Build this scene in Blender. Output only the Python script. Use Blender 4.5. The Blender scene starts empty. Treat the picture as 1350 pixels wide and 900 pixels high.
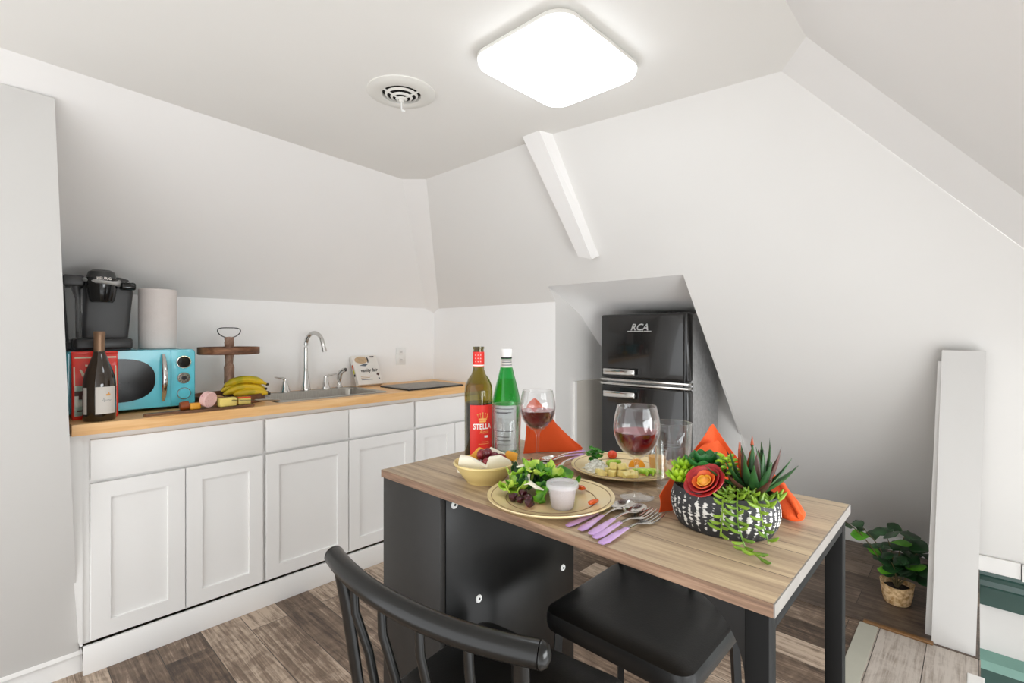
import bpy, bmesh, math, random
from mathutils import Vector, Matrix, noise as mnoise
PI = math.pi
S = bpy.context.scene
COL = S.collection

# ------------------------------------------------------------------ camera, world, exposure
cam_d = bpy.data.cameras.new('camera'); cam = bpy.data.objects.new('camera', cam_d); COL.objects.link(cam)
cam_d.sensor_width = 36; cam_d.lens = 651 / 1350 * 36; cam_d.shift_y = -9 / 1350
cam_d.clip_start = 0.02
cam.location = (0, 0, 1.231); cam.rotation_euler = (PI / 2, 0, 0.757)
S.camera = cam
S.view_settings.view_transform = 'Standard'; S.view_settings.look = 'None'
S.view_settings.exposure = 0.09; S.view_settings.gamma = 1.0
S.view_settings.use_curve_mapping = False
S.cycles.transparent_max_bounces = 32
world = bpy.data.worlds.new('world'); S.world = world; world.use_nodes = True
bg = world.node_tree.nodes['Background']
bg.inputs[0].default_value = (0.965, 0.985, 1.0, 1); bg.inputs[1].default_value = 2.3
LAMP_STRENGTH = 6.5
FILL_W = 22.0  # power of the added, unseen fill light

# ------------------------------------------------------------------ materials
def lin(c):
    return tuple(((v / 255) / 12.92 if v / 255 <= 0.04045 else ((v / 255 + 0.055) / 1.055) ** 2.4) for v in c) + (1,)
def pm(name, rgb, rough=0.5, metal=0.0, var=0.06, scale=12.0, bump=0.0, bscale=None, rgb2=None, coat=0.0, spec=0.5,
       stretch=(1, 1, 1), detail=3.0, ramp=(0.3, 0.7), sss=0.0):
    """procedural material: noise mixing two shades, optional bump"""
    m = bpy.data.materials.new(name); m.use_nodes = True
    nt = m.node_tree; b = nt.nodes['Principled BSDF']
    c = lin(rgb)
    c2 = lin(rgb2) if rgb2 else tuple(max(0, v * (1 - 2 * var)) for v in c[:3]) + (1,)
    tc = nt.nodes.new('ShaderNodeTexCoord'); mp = nt.nodes.new('ShaderNodeMapping')
    mp.inputs['Scale'].default_value = stretch
    nt.links.new(tc.outputs['Object'], mp.inputs['Vector'])
    n = nt.nodes.new('ShaderNodeTexNoise'); n.inputs['Scale'].default_value = scale; n.inputs['Detail'].default_value = detail
    nt.links.new(mp.outputs['Vector'], n.inputs['Vector'])
    r = nt.nodes.new('ShaderNodeValToRGB')
    r.color_ramp.elements[0].position = ramp[0]; r.color_ramp.elements[1].position = ramp[1]
    r.color_ramp.elements[0].color = c2; r.color_ramp.elements[1].color = c
    nt.links.new(n.outputs['Fac'], r.inputs['Fac']); nt.links.new(r.outputs['Color'], b.inputs['Base Color'])
    b.inputs['Roughness'].default_value = rough; b.inputs['Metallic'].default_value = metal
    b.inputs['Specular IOR Level'].default_value = spec
    b.inputs['Coat Weight'].default_value = coat
    if sss:
        b.inputs['Subsurface Weight'].default_value = sss; b.inputs['Subsurface Radius'].default_value = (0.01, 0.006, 0.004)
        b.inputs['Subsurface Scale'].default_value = 0.5
    if bump:
        n2 = nt.nodes.new('ShaderNodeTexNoise'); n2.inputs['Scale'].default_value = bscale or scale * 3
        nt.links.new(mp.outputs['Vector'], n2.inputs['Vector'])
        bp = nt.nodes.new('ShaderNodeBump'); bp.inputs['Strength'].default_value = bump; bp.inputs['Distance'].default_value = 0.002
        nt.links.new(n2.outputs['Fac'], bp.inputs['Height']); nt.links.new(bp.outputs['Normal'], b.inputs['Normal'])
    return m
def glassy(name, tint, ior=1.45, gl_rough=0.02, density=1.0):
    """thin glass: tinted see-through mixed with a fresnel gloss"""
    m = bpy.data.materials.new(name); m.use_nodes = True
    nt = m.node_tree; nt.nodes.clear()
    out = nt.nodes.new('ShaderNodeOutputMaterial'); mix = nt.nodes.new('ShaderNodeMixShader')
    tr = nt.nodes.new('ShaderNodeBsdfTransparent'); gl = nt.nodes.new('ShaderNodeBsdfGlossy')
    lw = nt.nodes.new('ShaderNodeLayerWeight'); lw.inputs['Blend'].default_value = 0.5
    pw = nt.nodes.new('ShaderNodeMath'); pw.operation = 'POWER'; pw.inputs[1].default_value = 2.4; nt.links.new(lw.outputs['Facing'], pw.inputs[0])
    fr = nt.nodes.new('ShaderNodeMath'); fr.operation = 'MULTIPLY_ADD'; fr.inputs[1].default_value = (ior - 1) * 1.7; fr.inputs[2].default_value = 0.035; nt.links.new(pw.outputs[0], fr.inputs[0])
    nz = nt.nodes.new('ShaderNodeTexNoise'); nz.inputs['Scale'].default_value = 9
    bp = nt.nodes.new('ShaderNodeBump'); bp.inputs['Strength'].default_value = 0.05; bp.inputs['Distance'].default_value = 0.002
    nt.links.new(nz.outputs['Fac'], bp.inputs['Height']); nt.links.new(bp.outputs['Normal'], gl.inputs['Normal'])
    tr.inputs['Color'].default_value = tint if len(tint) == 4 else tuple(tint) + (1,)
    gl.inputs['Color'].default_value = (1, 1, 1, 1); gl.inputs['Roughness'].default_value = gl_rough
    nt.links.new(fr.outputs[0], mix.inputs[0]); nt.links.new(tr.outputs[0], mix.inputs[1]); nt.links.new(gl.outputs[0], mix.inputs[2])
    nt.links.new(mix.outputs[0], out.inputs[0])
    return m
def emit(name, rgb, strength):
    m = bpy.data.materials.new(name); m.use_nodes = True; nt = m.node_tree; nt.nodes.clear()
    out = nt.nodes.new('ShaderNodeOutputMaterial'); e = nt.nodes.new('ShaderNodeEmission')
    e.inputs[0].default_value = lin(rgb); e.inputs[1].default_value = strength
    nt.links.new(e.outputs[0], out.inputs[0]); return m
def plank_mat(name, cols, along_x=True, width=0.15, length=1.1, rough=0.45, gap=0.0015):
    m = bpy.data.materials.new(name); m.use_nodes = True; nt = m.node_tree; b = nt.nodes['Principled BSDF']; L = nt.links
    tc = nt.nodes.new('ShaderNodeTexCoord'); mp = nt.nodes.new('ShaderNodeMapping')
    if not along_x: mp.inputs['Rotation'].default_value = (0, 0, PI / 2)
    L.new(tc.outputs['Object'], mp.inputs['Vector'])
    br = nt.nodes.new('ShaderNodeTexBrick'); br.inputs['Scale'].default_value = 1
    br.inputs['Brick Width'].default_value = length; br.inputs['Row Height'].default_value = width
    br.inputs['Mortar Size'].default_value = gap; br.inputs['Mortar Smooth'].default_value = 0.3
    br.offset = 0.37; br.inputs['Bias'].default_value = 0.0
    br.inputs['Color1'].default_value = (0.0, 0.0, 0.0, 1); br.inputs['Color2'].default_value = (1, 1, 1, 1); br.inputs['Mortar'].default_value = (0.5, 0.5, 0.5, 1)
    L.new(mp.outputs['Vector'], br.inputs['Vector'])
    # grain, shifted by plank
    sc = nt.nodes.new('ShaderNodeMapping'); sc.inputs['Scale'].default_value = (1.5, 30, 1)
    add = nt.nodes.new('ShaderNodeVectorMath'); add.operation = 'MULTIPLY_ADD'
    L.new(br.outputs['Color'], add.inputs[0]); add.inputs[1].default_value = (7, 3, 5); L.new(mp.outputs['Vector'], add.inputs[2])
    L.new(add.outputs[0], sc.inputs['Vector'])
    g = nt.nodes.new('ShaderNodeTexNoise'); g.inputs['Scale'].default_value = 2.2; g.inputs['Detail'].default_value = 9; g.inputs['Roughness'].default_value = 0.68; g.inputs['Distortion'].default_value = 0.9
    L.new(sc.outputs['Vector'], g.inputs['Vector'])
    k = nt.nodes.new('ShaderNodeTexNoise'); k.inputs['Scale'].default_value = 9; k.inputs['Detail'].default_value = 9; k.inputs['Roughness'].default_value = 0.7; k.inputs['Distortion'].default_value = 1.2
    L.new(add.outputs[0], k.inputs['Vector'])
    m1 = nt.nodes.new('ShaderNodeMath'); m1.operation = 'MULTIPLY_ADD'; L.new(k.outputs['Fac'], m1.inputs[0]); m1.inputs[1].default_value = 0.50
    m0 = nt.nodes.new('ShaderNodeMath'); m0.operation = 'MULTIPLY'; L.new(g.outputs['Fac'], m0.inputs[0]); m0.inputs[1].default_value = 0.8
    L.new(m0.outputs[0], m1.inputs[2])
    m2 = nt.nodes.new('ShaderNodeMath'); m2.operation = 'MULTIPLY_ADD'; L.new(br.outputs['Color'], m2.inputs[0]); m2.inputs[1].default_value = 0.30; L.new(m1.outputs[0], m2.inputs[2])
    r = nt.nodes.new('ShaderNodeValToRGB'); e = r.color_ramp.elements
    e[0].position = 0.50; e[0].color = lin(cols[0]); e[1].position = 0.96; e[1].color = lin(cols[-1])
    for i, c in enumerate(cols[1:-1]):
        x = e.new(0.50 + 0.46 * (i + 1) / (len(cols) - 1)); x.color = lin(c)
    L.new(m2.outputs[0], r.inputs['Fac'])
    mx = nt.nodes.new('ShaderNodeMix'); mx.data_type = 'RGBA'; mx.inputs['B'].default_value = lin((52, 44, 38))
    L.new(br.outputs['Fac'], mx.inputs['Factor']); L.new(r.outputs['Color'], mx.inputs['A'])
    L.new(mx.outputs['Result'], b.inputs['Base Color'])
    b.inputs['Roughness'].default_value = rough
    bp = nt.nodes.new('ShaderNodeBump'); bp.inputs['Strength'].default_value = 0.35; bp.inputs['Distance'].default_value = 0.002
    L.new(m1.outputs[0], bp.inputs['Height']); L.new(bp.outputs['Normal'], b.inputs['Normal'])
    return m
def wood_mat(name, cols, stretch=(2, 30, 30), scale=1.0, rough=0.5, lo=0.3, hi=0.72, bump=0.15, seams=0.0):
    m = bpy.data.materials.new(name); m.use_nodes = True; nt = m.node_tree; b = nt.nodes['Principled BSDF']; L = nt.links
    tc = nt.nodes.new('ShaderNodeTexCoord'); mp = nt.nodes.new('ShaderNodeMapping'); mp.inputs['Scale'].default_value = stretch
    L.new(tc.outputs['Object'], mp.inputs['Vector'])
    n = nt.nodes.new('ShaderNodeTexNoise'); n.inputs['Scale'].default_value = scale; n.inputs['Detail'].default_value = 8; n.inputs['Roughness'].default_value = 0.62; n.inputs['Distortion'].default_value = 0.5
    L.new(mp.outputs['Vector'], n.inputs['Vector'])
    r = nt.nodes.new('ShaderNodeValToRGB'); e = r.color_ramp.elements
    e[0].position = lo; e[0].color = lin(cols[0]); e[1].position = hi; e[1].color = lin(cols[-1])
    for i, c in enumerate(cols[1:-1]):
        x = e.new(lo + (hi - lo) * (i + 1) / (len(cols) - 1)); x.color = lin(c)
    L.new(n.outputs['Fac'], r.inputs['Fac'])
    src = r.outputs['Color']
    if seams:
        w = nt.nodes.new('ShaderNodeTexBrick'); w.inputs['Scale'].default_value = 1; w.inputs['Brick Width'].default_value = 3.0; w.inputs['Row Height'].default_value = seams
        w.inputs['Mortar Size'].default_value = 0.0009; w.inputs['Mortar Smooth'].default_value = 0.2
        L.new(tc.outputs['Object'], w.inputs['Vector'])
        mx = nt.nodes.new('ShaderNodeMix'); mx.data_type = 'RGBA'; mx.inputs['B'].default_value = lin(tuple(int(v * 0.75) for v in cols[0]))
        L.new(w.outputs['Fac'], mx.inputs['Factor']); L.new(src, mx.inputs['A']); src = mx.outputs['Result']
    L.new(src, b.inputs['Base Color']); b.inputs['Roughness'].default_value = rough
    bp = nt.nodes.new('ShaderNodeBump'); bp.inputs['Strength'].default_value = bump; bp.inputs['Distance'].default_value = 0.001
    L.new(n.outputs['Fac'], bp.inputs['Height']); L.new(bp.outputs['Normal'], b.inputs['Normal'])
    return m

M = {}
M['wall'] = pm('wall_paint', (246, 244, 242), 0.75, var=0.008, scale=3, bump=0.04, bscale=60)
M['ceiling'] = pm('ceiling_paint', (242, 240, 236), 0.85, var=0.008, scale=3, bump=0.04, bscale=60)
M['wall_dimmed'] = pm('wall_paint_dimmed', (208, 206, 203), 0.7, var=0.008, scale=3, bump=0.04, bscale=60)  # wall paint darkened: shade put into the colour where light falls too strongly
M['slope'] = pm('wall_paint_dimmed_slope', (234, 232, 229), 0.75, var=0.008, scale=3, bump=0.04, bscale=60)  # wall paint dimmed a little, standing in for weaker light on back slope
M['knee'] = pm('bright_wall_paint', (250, 249, 248), 0.65, var=0.006, scale=3, bump=0.04, bscale=60)
M['trim'] = pm('trim_paint', (238, 236, 233), 0.45, var=0.01, scale=5)
M['beige'] = pm('beige_board', (214, 208, 198), 0.6, var=0.03, scale=6)
M['cab'] = pm('cabinet_paint', (244, 243, 241), 0.4, var=0.008, scale=4)
M['dark_gap'] = pm('dark_gap', (22, 20, 18), 0.9)
M['green_trim'] = pm('green_gloss_paint', (44, 76, 70), 0.3, var=0.06, scale=8, coat=0.3)
M['green_light'] = pm('pale_green_paint', (118, 158, 146), 0.35, var=0.05, scale=8)
M['floor'] = plank_mat('floor_planks', [(44, 34, 27), (84, 67, 54), (128, 108, 91), (194, 174, 154)])
M['landing'] = plank_mat('landing_planks', [(92, 82, 74), (134, 122, 111), (164, 152, 141), (196, 186, 176)], along_x=False)
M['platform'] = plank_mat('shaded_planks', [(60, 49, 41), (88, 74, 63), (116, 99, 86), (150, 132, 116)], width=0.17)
M['nosing'] = wood_mat('brown_nosing', [(96, 64, 32), (160, 118, 70)], rough=0.4)
M['threshold'] = pm('pale_threshold', (186, 184, 170), 0.5, var=0.05, scale=10)
M['table_top'] = wood_mat('table_wood', [(96, 78, 62), (150, 128, 104), (176, 154, 124), (194, 172, 140)], stretch=(2.2, 44, 44), scale=1.3, rough=0.42, lo=0.25, hi=0.72, seams=0.095)
M['table_edge'] = wood_mat('table_edge_wood', [(84, 62, 48), (138, 108, 86), (182, 150, 124)], stretch=(3, 40, 60), scale=1.3, rough=0.5)
M['lit_end_edge'] = pm('lit_edge_grey', (140, 134, 128), 0.4, var=0.1, scale=20)  # light reflected off the table end, put into its grey
M['black_panel'] = pm('black_laminate', (16, 16, 16), 0.3, var=0.1, scale=40, spec=0.4)
M['charcoal_panel'] = pm('charcoal_laminate', (40, 38, 36), 0.4, var=0.05, scale=40, spec=0.35)
M['black_metal'] = pm('black_metal', (18, 18, 18), 0.35, 0.3, var=0.1)
M['leg_side'] = pm('black_leg_paint', (14, 13, 12), 0.5, 0.0, var=0.05, spec=0.15)
M['chair_black'] = pm('chair_satin_black', (13, 13, 12), 0.28, 0.0, var=0.08, scale=30, spec=0.4, coat=0.1)
M['seat_black'] = pm('seat_leather_black', (9, 9, 9), 0.36, 0.0, var=0.1, scale=60, bump=0.12, bscale=300)
M['white_plastic'] = pm('white_plastic', (240, 240, 238), 0.4, var=0.01)
M['chrome'] = pm('chrome', (215, 213, 210), 0.12, 1.0, var=0.03)
M['steel'] = pm('brushed_steel', (176, 172, 164), 0.3, 1.0, var=0.1, scale=30, stretch=(1, 12, 1))
M['silver'] = pm('silver_cutlery', (216, 212, 206), 0.18, 1.0, var=0.04)
M['purple'] = pm('purple_handle', (226, 196, 236), 0.25, 0.35, var=0.12, scale=20, rgb2=(186, 142, 208))
M['butcher'] = wood_mat('butcher_block', [(220, 164, 100), (238, 188, 126), (248, 206, 150)], stretch=(30, 2.2, 30), scale=1.2, rough=0.4, lo=0.3, hi=0.7, bump=0.05)
M['tray_wood'] = wood_mat('tray_wood', [(74, 44, 26), (116, 74, 46), (156, 108, 72)], stretch=(14, 14, 40), scale=1.0, rough=0.55)
M['tray_post'] = wood_mat('tray_post_wood', [(92, 66, 52), (146, 112, 92), (186, 158, 138)], stretch=(30, 30, 12), scale=1.0, rough=0.6)
M['board_wood'] = wood_mat('board_wood', [(60, 38, 22), (104, 70, 44), (140, 98, 62)], stretch=(30, 4, 30), rough=0.5)
M['fridge_black'] = pm('fridge_gloss_black', (26, 25, 25), 0.16, 0.0, var=0.06, scale=4, coat=0.4)
M['fridge_side'] = pm('fridge_side_grey', (186, 186, 186), 0.35, 0.2, var=0.12, scale=60, bump=0.3, bscale=260)
M['aqua'] = pm('aqua_enamel', (92, 198, 216), 0.22, 0.0, var=0.02, coat=0.3)
M['mw_glass'] = pm('black_oven_glass', (20, 18, 18), 0.12, var=0.1, scale=6, spec=0.2)
M['black_plastic'] = pm('black_plastic', (36, 36, 37), 0.35, var=0.06)
M['dark_gloss'] = pm('dark_gloss_plastic', (18, 18, 19), 0.14, var=0.06)
M['grey_plastic'] = pm('charcoal_plastic', (62, 62, 63), 0.4, var=0.06)
M['silver_plastic'] = pm('silver_band', (205, 205, 204), 0.28, 0.55, var=0.03)
M['paper'] = pm('paper_towel', (226, 218, 214), 0.95, var=0.025, scale=20, bump=0.3, bscale=90)
M['wine_dark'] = pm('dark_amber_glass', (44, 30, 14), 0.08, var=0.1, coat=0.5)
M['white_label'] = pm('white_label', (224, 219, 212), 0.6, var=0.03)
M['gold_foil'] = pm('copper_foil', (150, 118, 92), 0.35, 0.5, var=0.08)
M['red_pack'] = pm('red_film', (240, 50, 32), 0.3, var=0.06, scale=20, coat=0.3)
M['cream'] = pm('cream_print', (236, 222, 196), 0.5, var=0.03)
M['teal_print'] = pm('mint_print', (166, 190, 176), 0.5, rgb2=(226, 226, 214), scale=26, ramp=(0.42, 0.56))
M['brown_print'] = pm('brown_print', (84, 44, 34), 0.5, var=0.12, scale=30)
M['green_glass'] = glassy('green_bottle_glass', (0.10, 0.66, 0.24))
M['green_glass_deep'] = glassy('green_water', (0.45, 0.9, 0.55))
M['olive_glass'] = glassy('olive_bottle_glass', (0.50, 0.44, 0.06))
M['clear_glass'] = glassy('clear_glass', (0.965, 0.97, 0.97), 1.42)
M['cup_plastic'] = pm('frosted_cup', (226, 224, 224), 0.35, var=0.02)
M['water'] = glassy('drinking_water', (0.96, 0.965, 0.96), 1.3)
M['wine'] = pm('red_wine', (112, 10, 22), 0.05, var=0.25, scale=30, rgb2=(58, 4, 12), coat=0.3)
M['wine_top'] = pm('red_wine_surface', (170, 34, 52), 0.08, var=0.15, scale=30)
M['bottle_wine'] = pm('wine_in_bottle', (18, 14, 12), 0.1, var=0.1)
M['red_label'] = pm('red_label', (226, 38, 24), 0.45, var=0.04)
M['gold_print'] = pm('gold_print', (240, 176, 96), 0.4, 0.2, var=0.05)
M['white_print'] = pm('white_print', (246, 240, 234), 0.5, var=0.01)
M['black_print'] = pm('black_print', (26, 26, 26), 0.6, var=0.05)
M['grey_print'] = pm('grey_print', (96, 104, 112), 0.6, var=0.05)
M['blue_label'] = pm('pale_blue_label', (240, 247, 250), 0.45, var=0.05, scale=20)
M['orange_napkin'] = pm('orange_cloth', (228, 84, 20), 0.75, var=0.06, scale=10, bump=0.35, bscale=500)
M['plate'] = pm('cream_stoneware', (232, 210, 160), 0.25, var=0.03, scale=14, coat=0.3)
M['plate_line'] = pm('brown_glaze_line', (128, 92, 52), 0.35, var=0.1)
M['bowl'] = pm('yellow_stoneware', (228, 204, 136), 0.25, var=0.04, scale=14, coat=0.3)
M['lettuce'] = pm('lettuce_green', (112, 172, 30), 0.4, rgb2=(50, 112, 18), scale=40, ramp=(0.35, 0.65), bump=0.3, bscale=120)
M['lettuce_pale'] = pm('lettuce_pale', (196, 216, 92), 0.4, rgb2=(128, 180, 36), scale=36, ramp=(0.35, 0.65), bump=0.3, bscale=120)
M['lettuce_dark'] = pm('lettuce_dark', (34, 92, 24), 0.38, rgb2=(18, 56, 14), scale=30, ramp=(0.35, 0.65), bump=0.3, bscale=120)
M['herb'] = pm('herb_green', (74, 150, 34), 0.4, rgb2=(34, 100, 20), scale=50, ramp=(0.35, 0.65))
M['rice'] = pm('white_shreds', (232, 232, 222), 0.6, var=0.04, scale=60)
M['cheese_white'] = pm('white_cheese', (238, 232, 212), 0.5, var=0.02, scale=30, sss=0.1)
M['cheese_yellow'] = pm('yellow_cheese', (240, 216, 120), 0.45, var=0.04, scale=20, sss=0.1)
M['cheddar'] = pm('orange_cheese', (232, 162, 40), 0.45, var=0.05, scale=20)
M['sausage'] = pm('brown_rind', (150, 70, 20), 0.4, var=0.15, scale=30)
M['salami'] = pm('salami_cut', (196, 96, 100), 0.5, rgb2=(238, 196, 190), scale=120, ramp=(0.62, 0.68))
M['melon'] = pm('pale_melon', (236, 218, 140), 0.35, var=0.08, scale=40, sss=0.15)
M['tomato'] = pm('tomato_red', (222, 66, 24), 0.2, var=0.06, coat=0.3)
M['pepper'] = pm('orange_pepper', (226, 92, 24), 0.25, var=0.08)
M['grape'] = pm('grape_dark', (66, 16, 26), 0.22, rgb2=(120, 34, 44), scale=40, coat=0.2)
M['grape_red'] = pm('grape_red', (150, 36, 44), 0.22, rgb2=(104, 20, 32), scale=40, coat=0.2)
M['beet'] = pm('dark_beet', (74, 18, 28), 0.3, rgb2=(36, 10, 16), scale=50)
M['dressing_pink'] = pm('pink_dressing', (190, 142, 138), 0.5, rgb2=(168, 110, 106), scale=50)
M['dressing_tan'] = pm('tan_dressing', (222, 168, 98), 0.4, var=0.06)
M['orange_fruit'] = pm('orange_slice', (240, 160, 40), 0.3, var=0.08, scale=60)
M['bread'] = pm('bread_crust', (206, 166, 112), 0.7, rgb2=(150, 104, 62), scale=30, ramp=(0.3, 0.6))
M['banana'] = pm('banana_peel', (222, 186, 30), 0.45, rgb2=(150, 150, 30), scale=14, ramp=(0.25, 0.5))
M['banana_tip'] = pm('banana_tip', (52, 40, 22), 0.7, var=0.1)
M['cooktop'] = pm('cooktop_cover', (158, 151, 142), 0.5, 0.0, rgb2=(124, 118, 110), scale=16, stretch=(1, 8, 1))
M['cooktop_edge'] = pm('cooktop_edge', (40, 38, 37), 0.4, var=0.1)
M['box_card'] = pm('white_card', (236, 231, 224), 0.55, var=0.02)
M['tan_print'] = pm('tan_print', (206, 176, 140), 0.6, var=0.1, scale=60)
M['yellow_print'] = pm('yellow_print', (214, 206, 60), 0.6, var=0.06)
M['wire'] = pm('dark_wire', (34, 32, 32), 0.4, 0.7, var=0.1)
M['basket'] = pm('woven_straw', (244, 212, 164), 0.8, rgb2=(190, 146, 92), scale=70, ramp=(0.35, 0.6), bump=0.9, bscale=110)
M['leaf'] = pm('plant_leaf', (44, 84, 44), 0.34, rgb2=(22, 46, 26), scale=22, ramp=(0.3, 0.7))
M['leaf_light'] = pm('plant_leaf_light', (104, 172, 42), 0.4, rgb2=(64, 132, 26), scale=22)
M['stem'] = pm('plant_stem', (96, 84, 52), 0.7, var=0.1)
M['soil'] = pm('dark_soil', (52, 38, 26), 0.95, rgb2=(24, 18, 12), scale=60)
M['aloe'] = pm('aloe_green', (50, 98, 44), 0.4, rgb2=(30, 66, 34), scale=40)
M['aloe_tip'] = pm('aloe_maroon', (86, 36, 32), 0.45, rgb2=(58, 48, 36), scale=30)
M['aloe_orange'] = pm('aloe_flame', (200, 92, 34), 0.45, rgb2=(122, 40, 30), scale=24)
M['rosette'] = pm('succulent_green', (46, 128, 52), 0.4, rgb2=(28, 92, 40), scale=24)
M['lime'] = pm('succulent_lime', (176, 206, 40), 0.4, rgb2=(104, 168, 34), scale=26)
M['sedum'] = pm('trailing_sedum', (136, 164, 44), 0.4, rgb2=(78, 120, 32), scale=40)
M['petal_red'] = pm('rose_petal_red', (196, 44, 36), 0.4, rgb2=(142, 22, 36), scale=26)
M['petal_mid'] = pm('rose_petal_orange', (232, 112, 38), 0.4, rgb2=(204, 56, 34), scale=36)
M['petal_core'] = pm('rose_petal_yellow', (236, 196, 60), 0.4, rgb2=(226, 140, 44), scale=40)
M['vent_dark'] = pm('vent_inside', (26, 25, 24), 0.8)
M['vent_white'] = pm('vent_white', (230, 228, 222), 0.45, var=0.01)
M['diffuser'] = emit('lamp_diffuser', (244, 250, 255), LAMP_STRENGTH)
M['seam'] = pm('seam_shadow_gap', (120, 118, 114), 0.8)
def weave_mat():
    m = bpy.data.materials.new('woven_black_white'); m.use_nodes = True; nt = m.node_tree; b = nt.nodes['Principled BSDF']; L = nt.links
    tc = nt.nodes.new('ShaderNodeTexCoord'); 
    n = nt.nodes.new('ShaderNodeTexNoise'); n.inputs['Scale'].default_value = 90; n.inputs['Detail'].default_value = 2
    mp = nt.nodes.new('ShaderNodeMapping'); mp.inputs['Scale'].default_value = (1, 1, 2.6)
    L.new(tc.outputs['Object'], mp.inputs['Vector']); L.new(mp.outputs['Vector'], n.inputs['Vector'])
    at = nt.nodes.new('ShaderNodeAttribute'); at.attribute_name = 'rib'
    ml = nt.nodes.new('ShaderNodeMath'); ml.operation = 'MULTIPLY'; L.new(n.outputs['Fac'], ml.inputs[0]); L.new(at.outputs['Fac'], ml.inputs[1])
    r = nt.nodes.new('ShaderNodeValToRGB'); e = r.color_ramp.elements
    e[0].position = 0.40; e[0].color = lin((44, 44, 46)); e[1].position = 0.47; e[1].color = lin((222, 220, 214))
    L.new(ml.outputs[0], r.inputs['Fac']); L.new(r.outputs['Color'], b.inputs['Base Color']); b.inputs['Roughness'].default_value = 0.6
    return m
M['weave'] = weave_mat()

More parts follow.
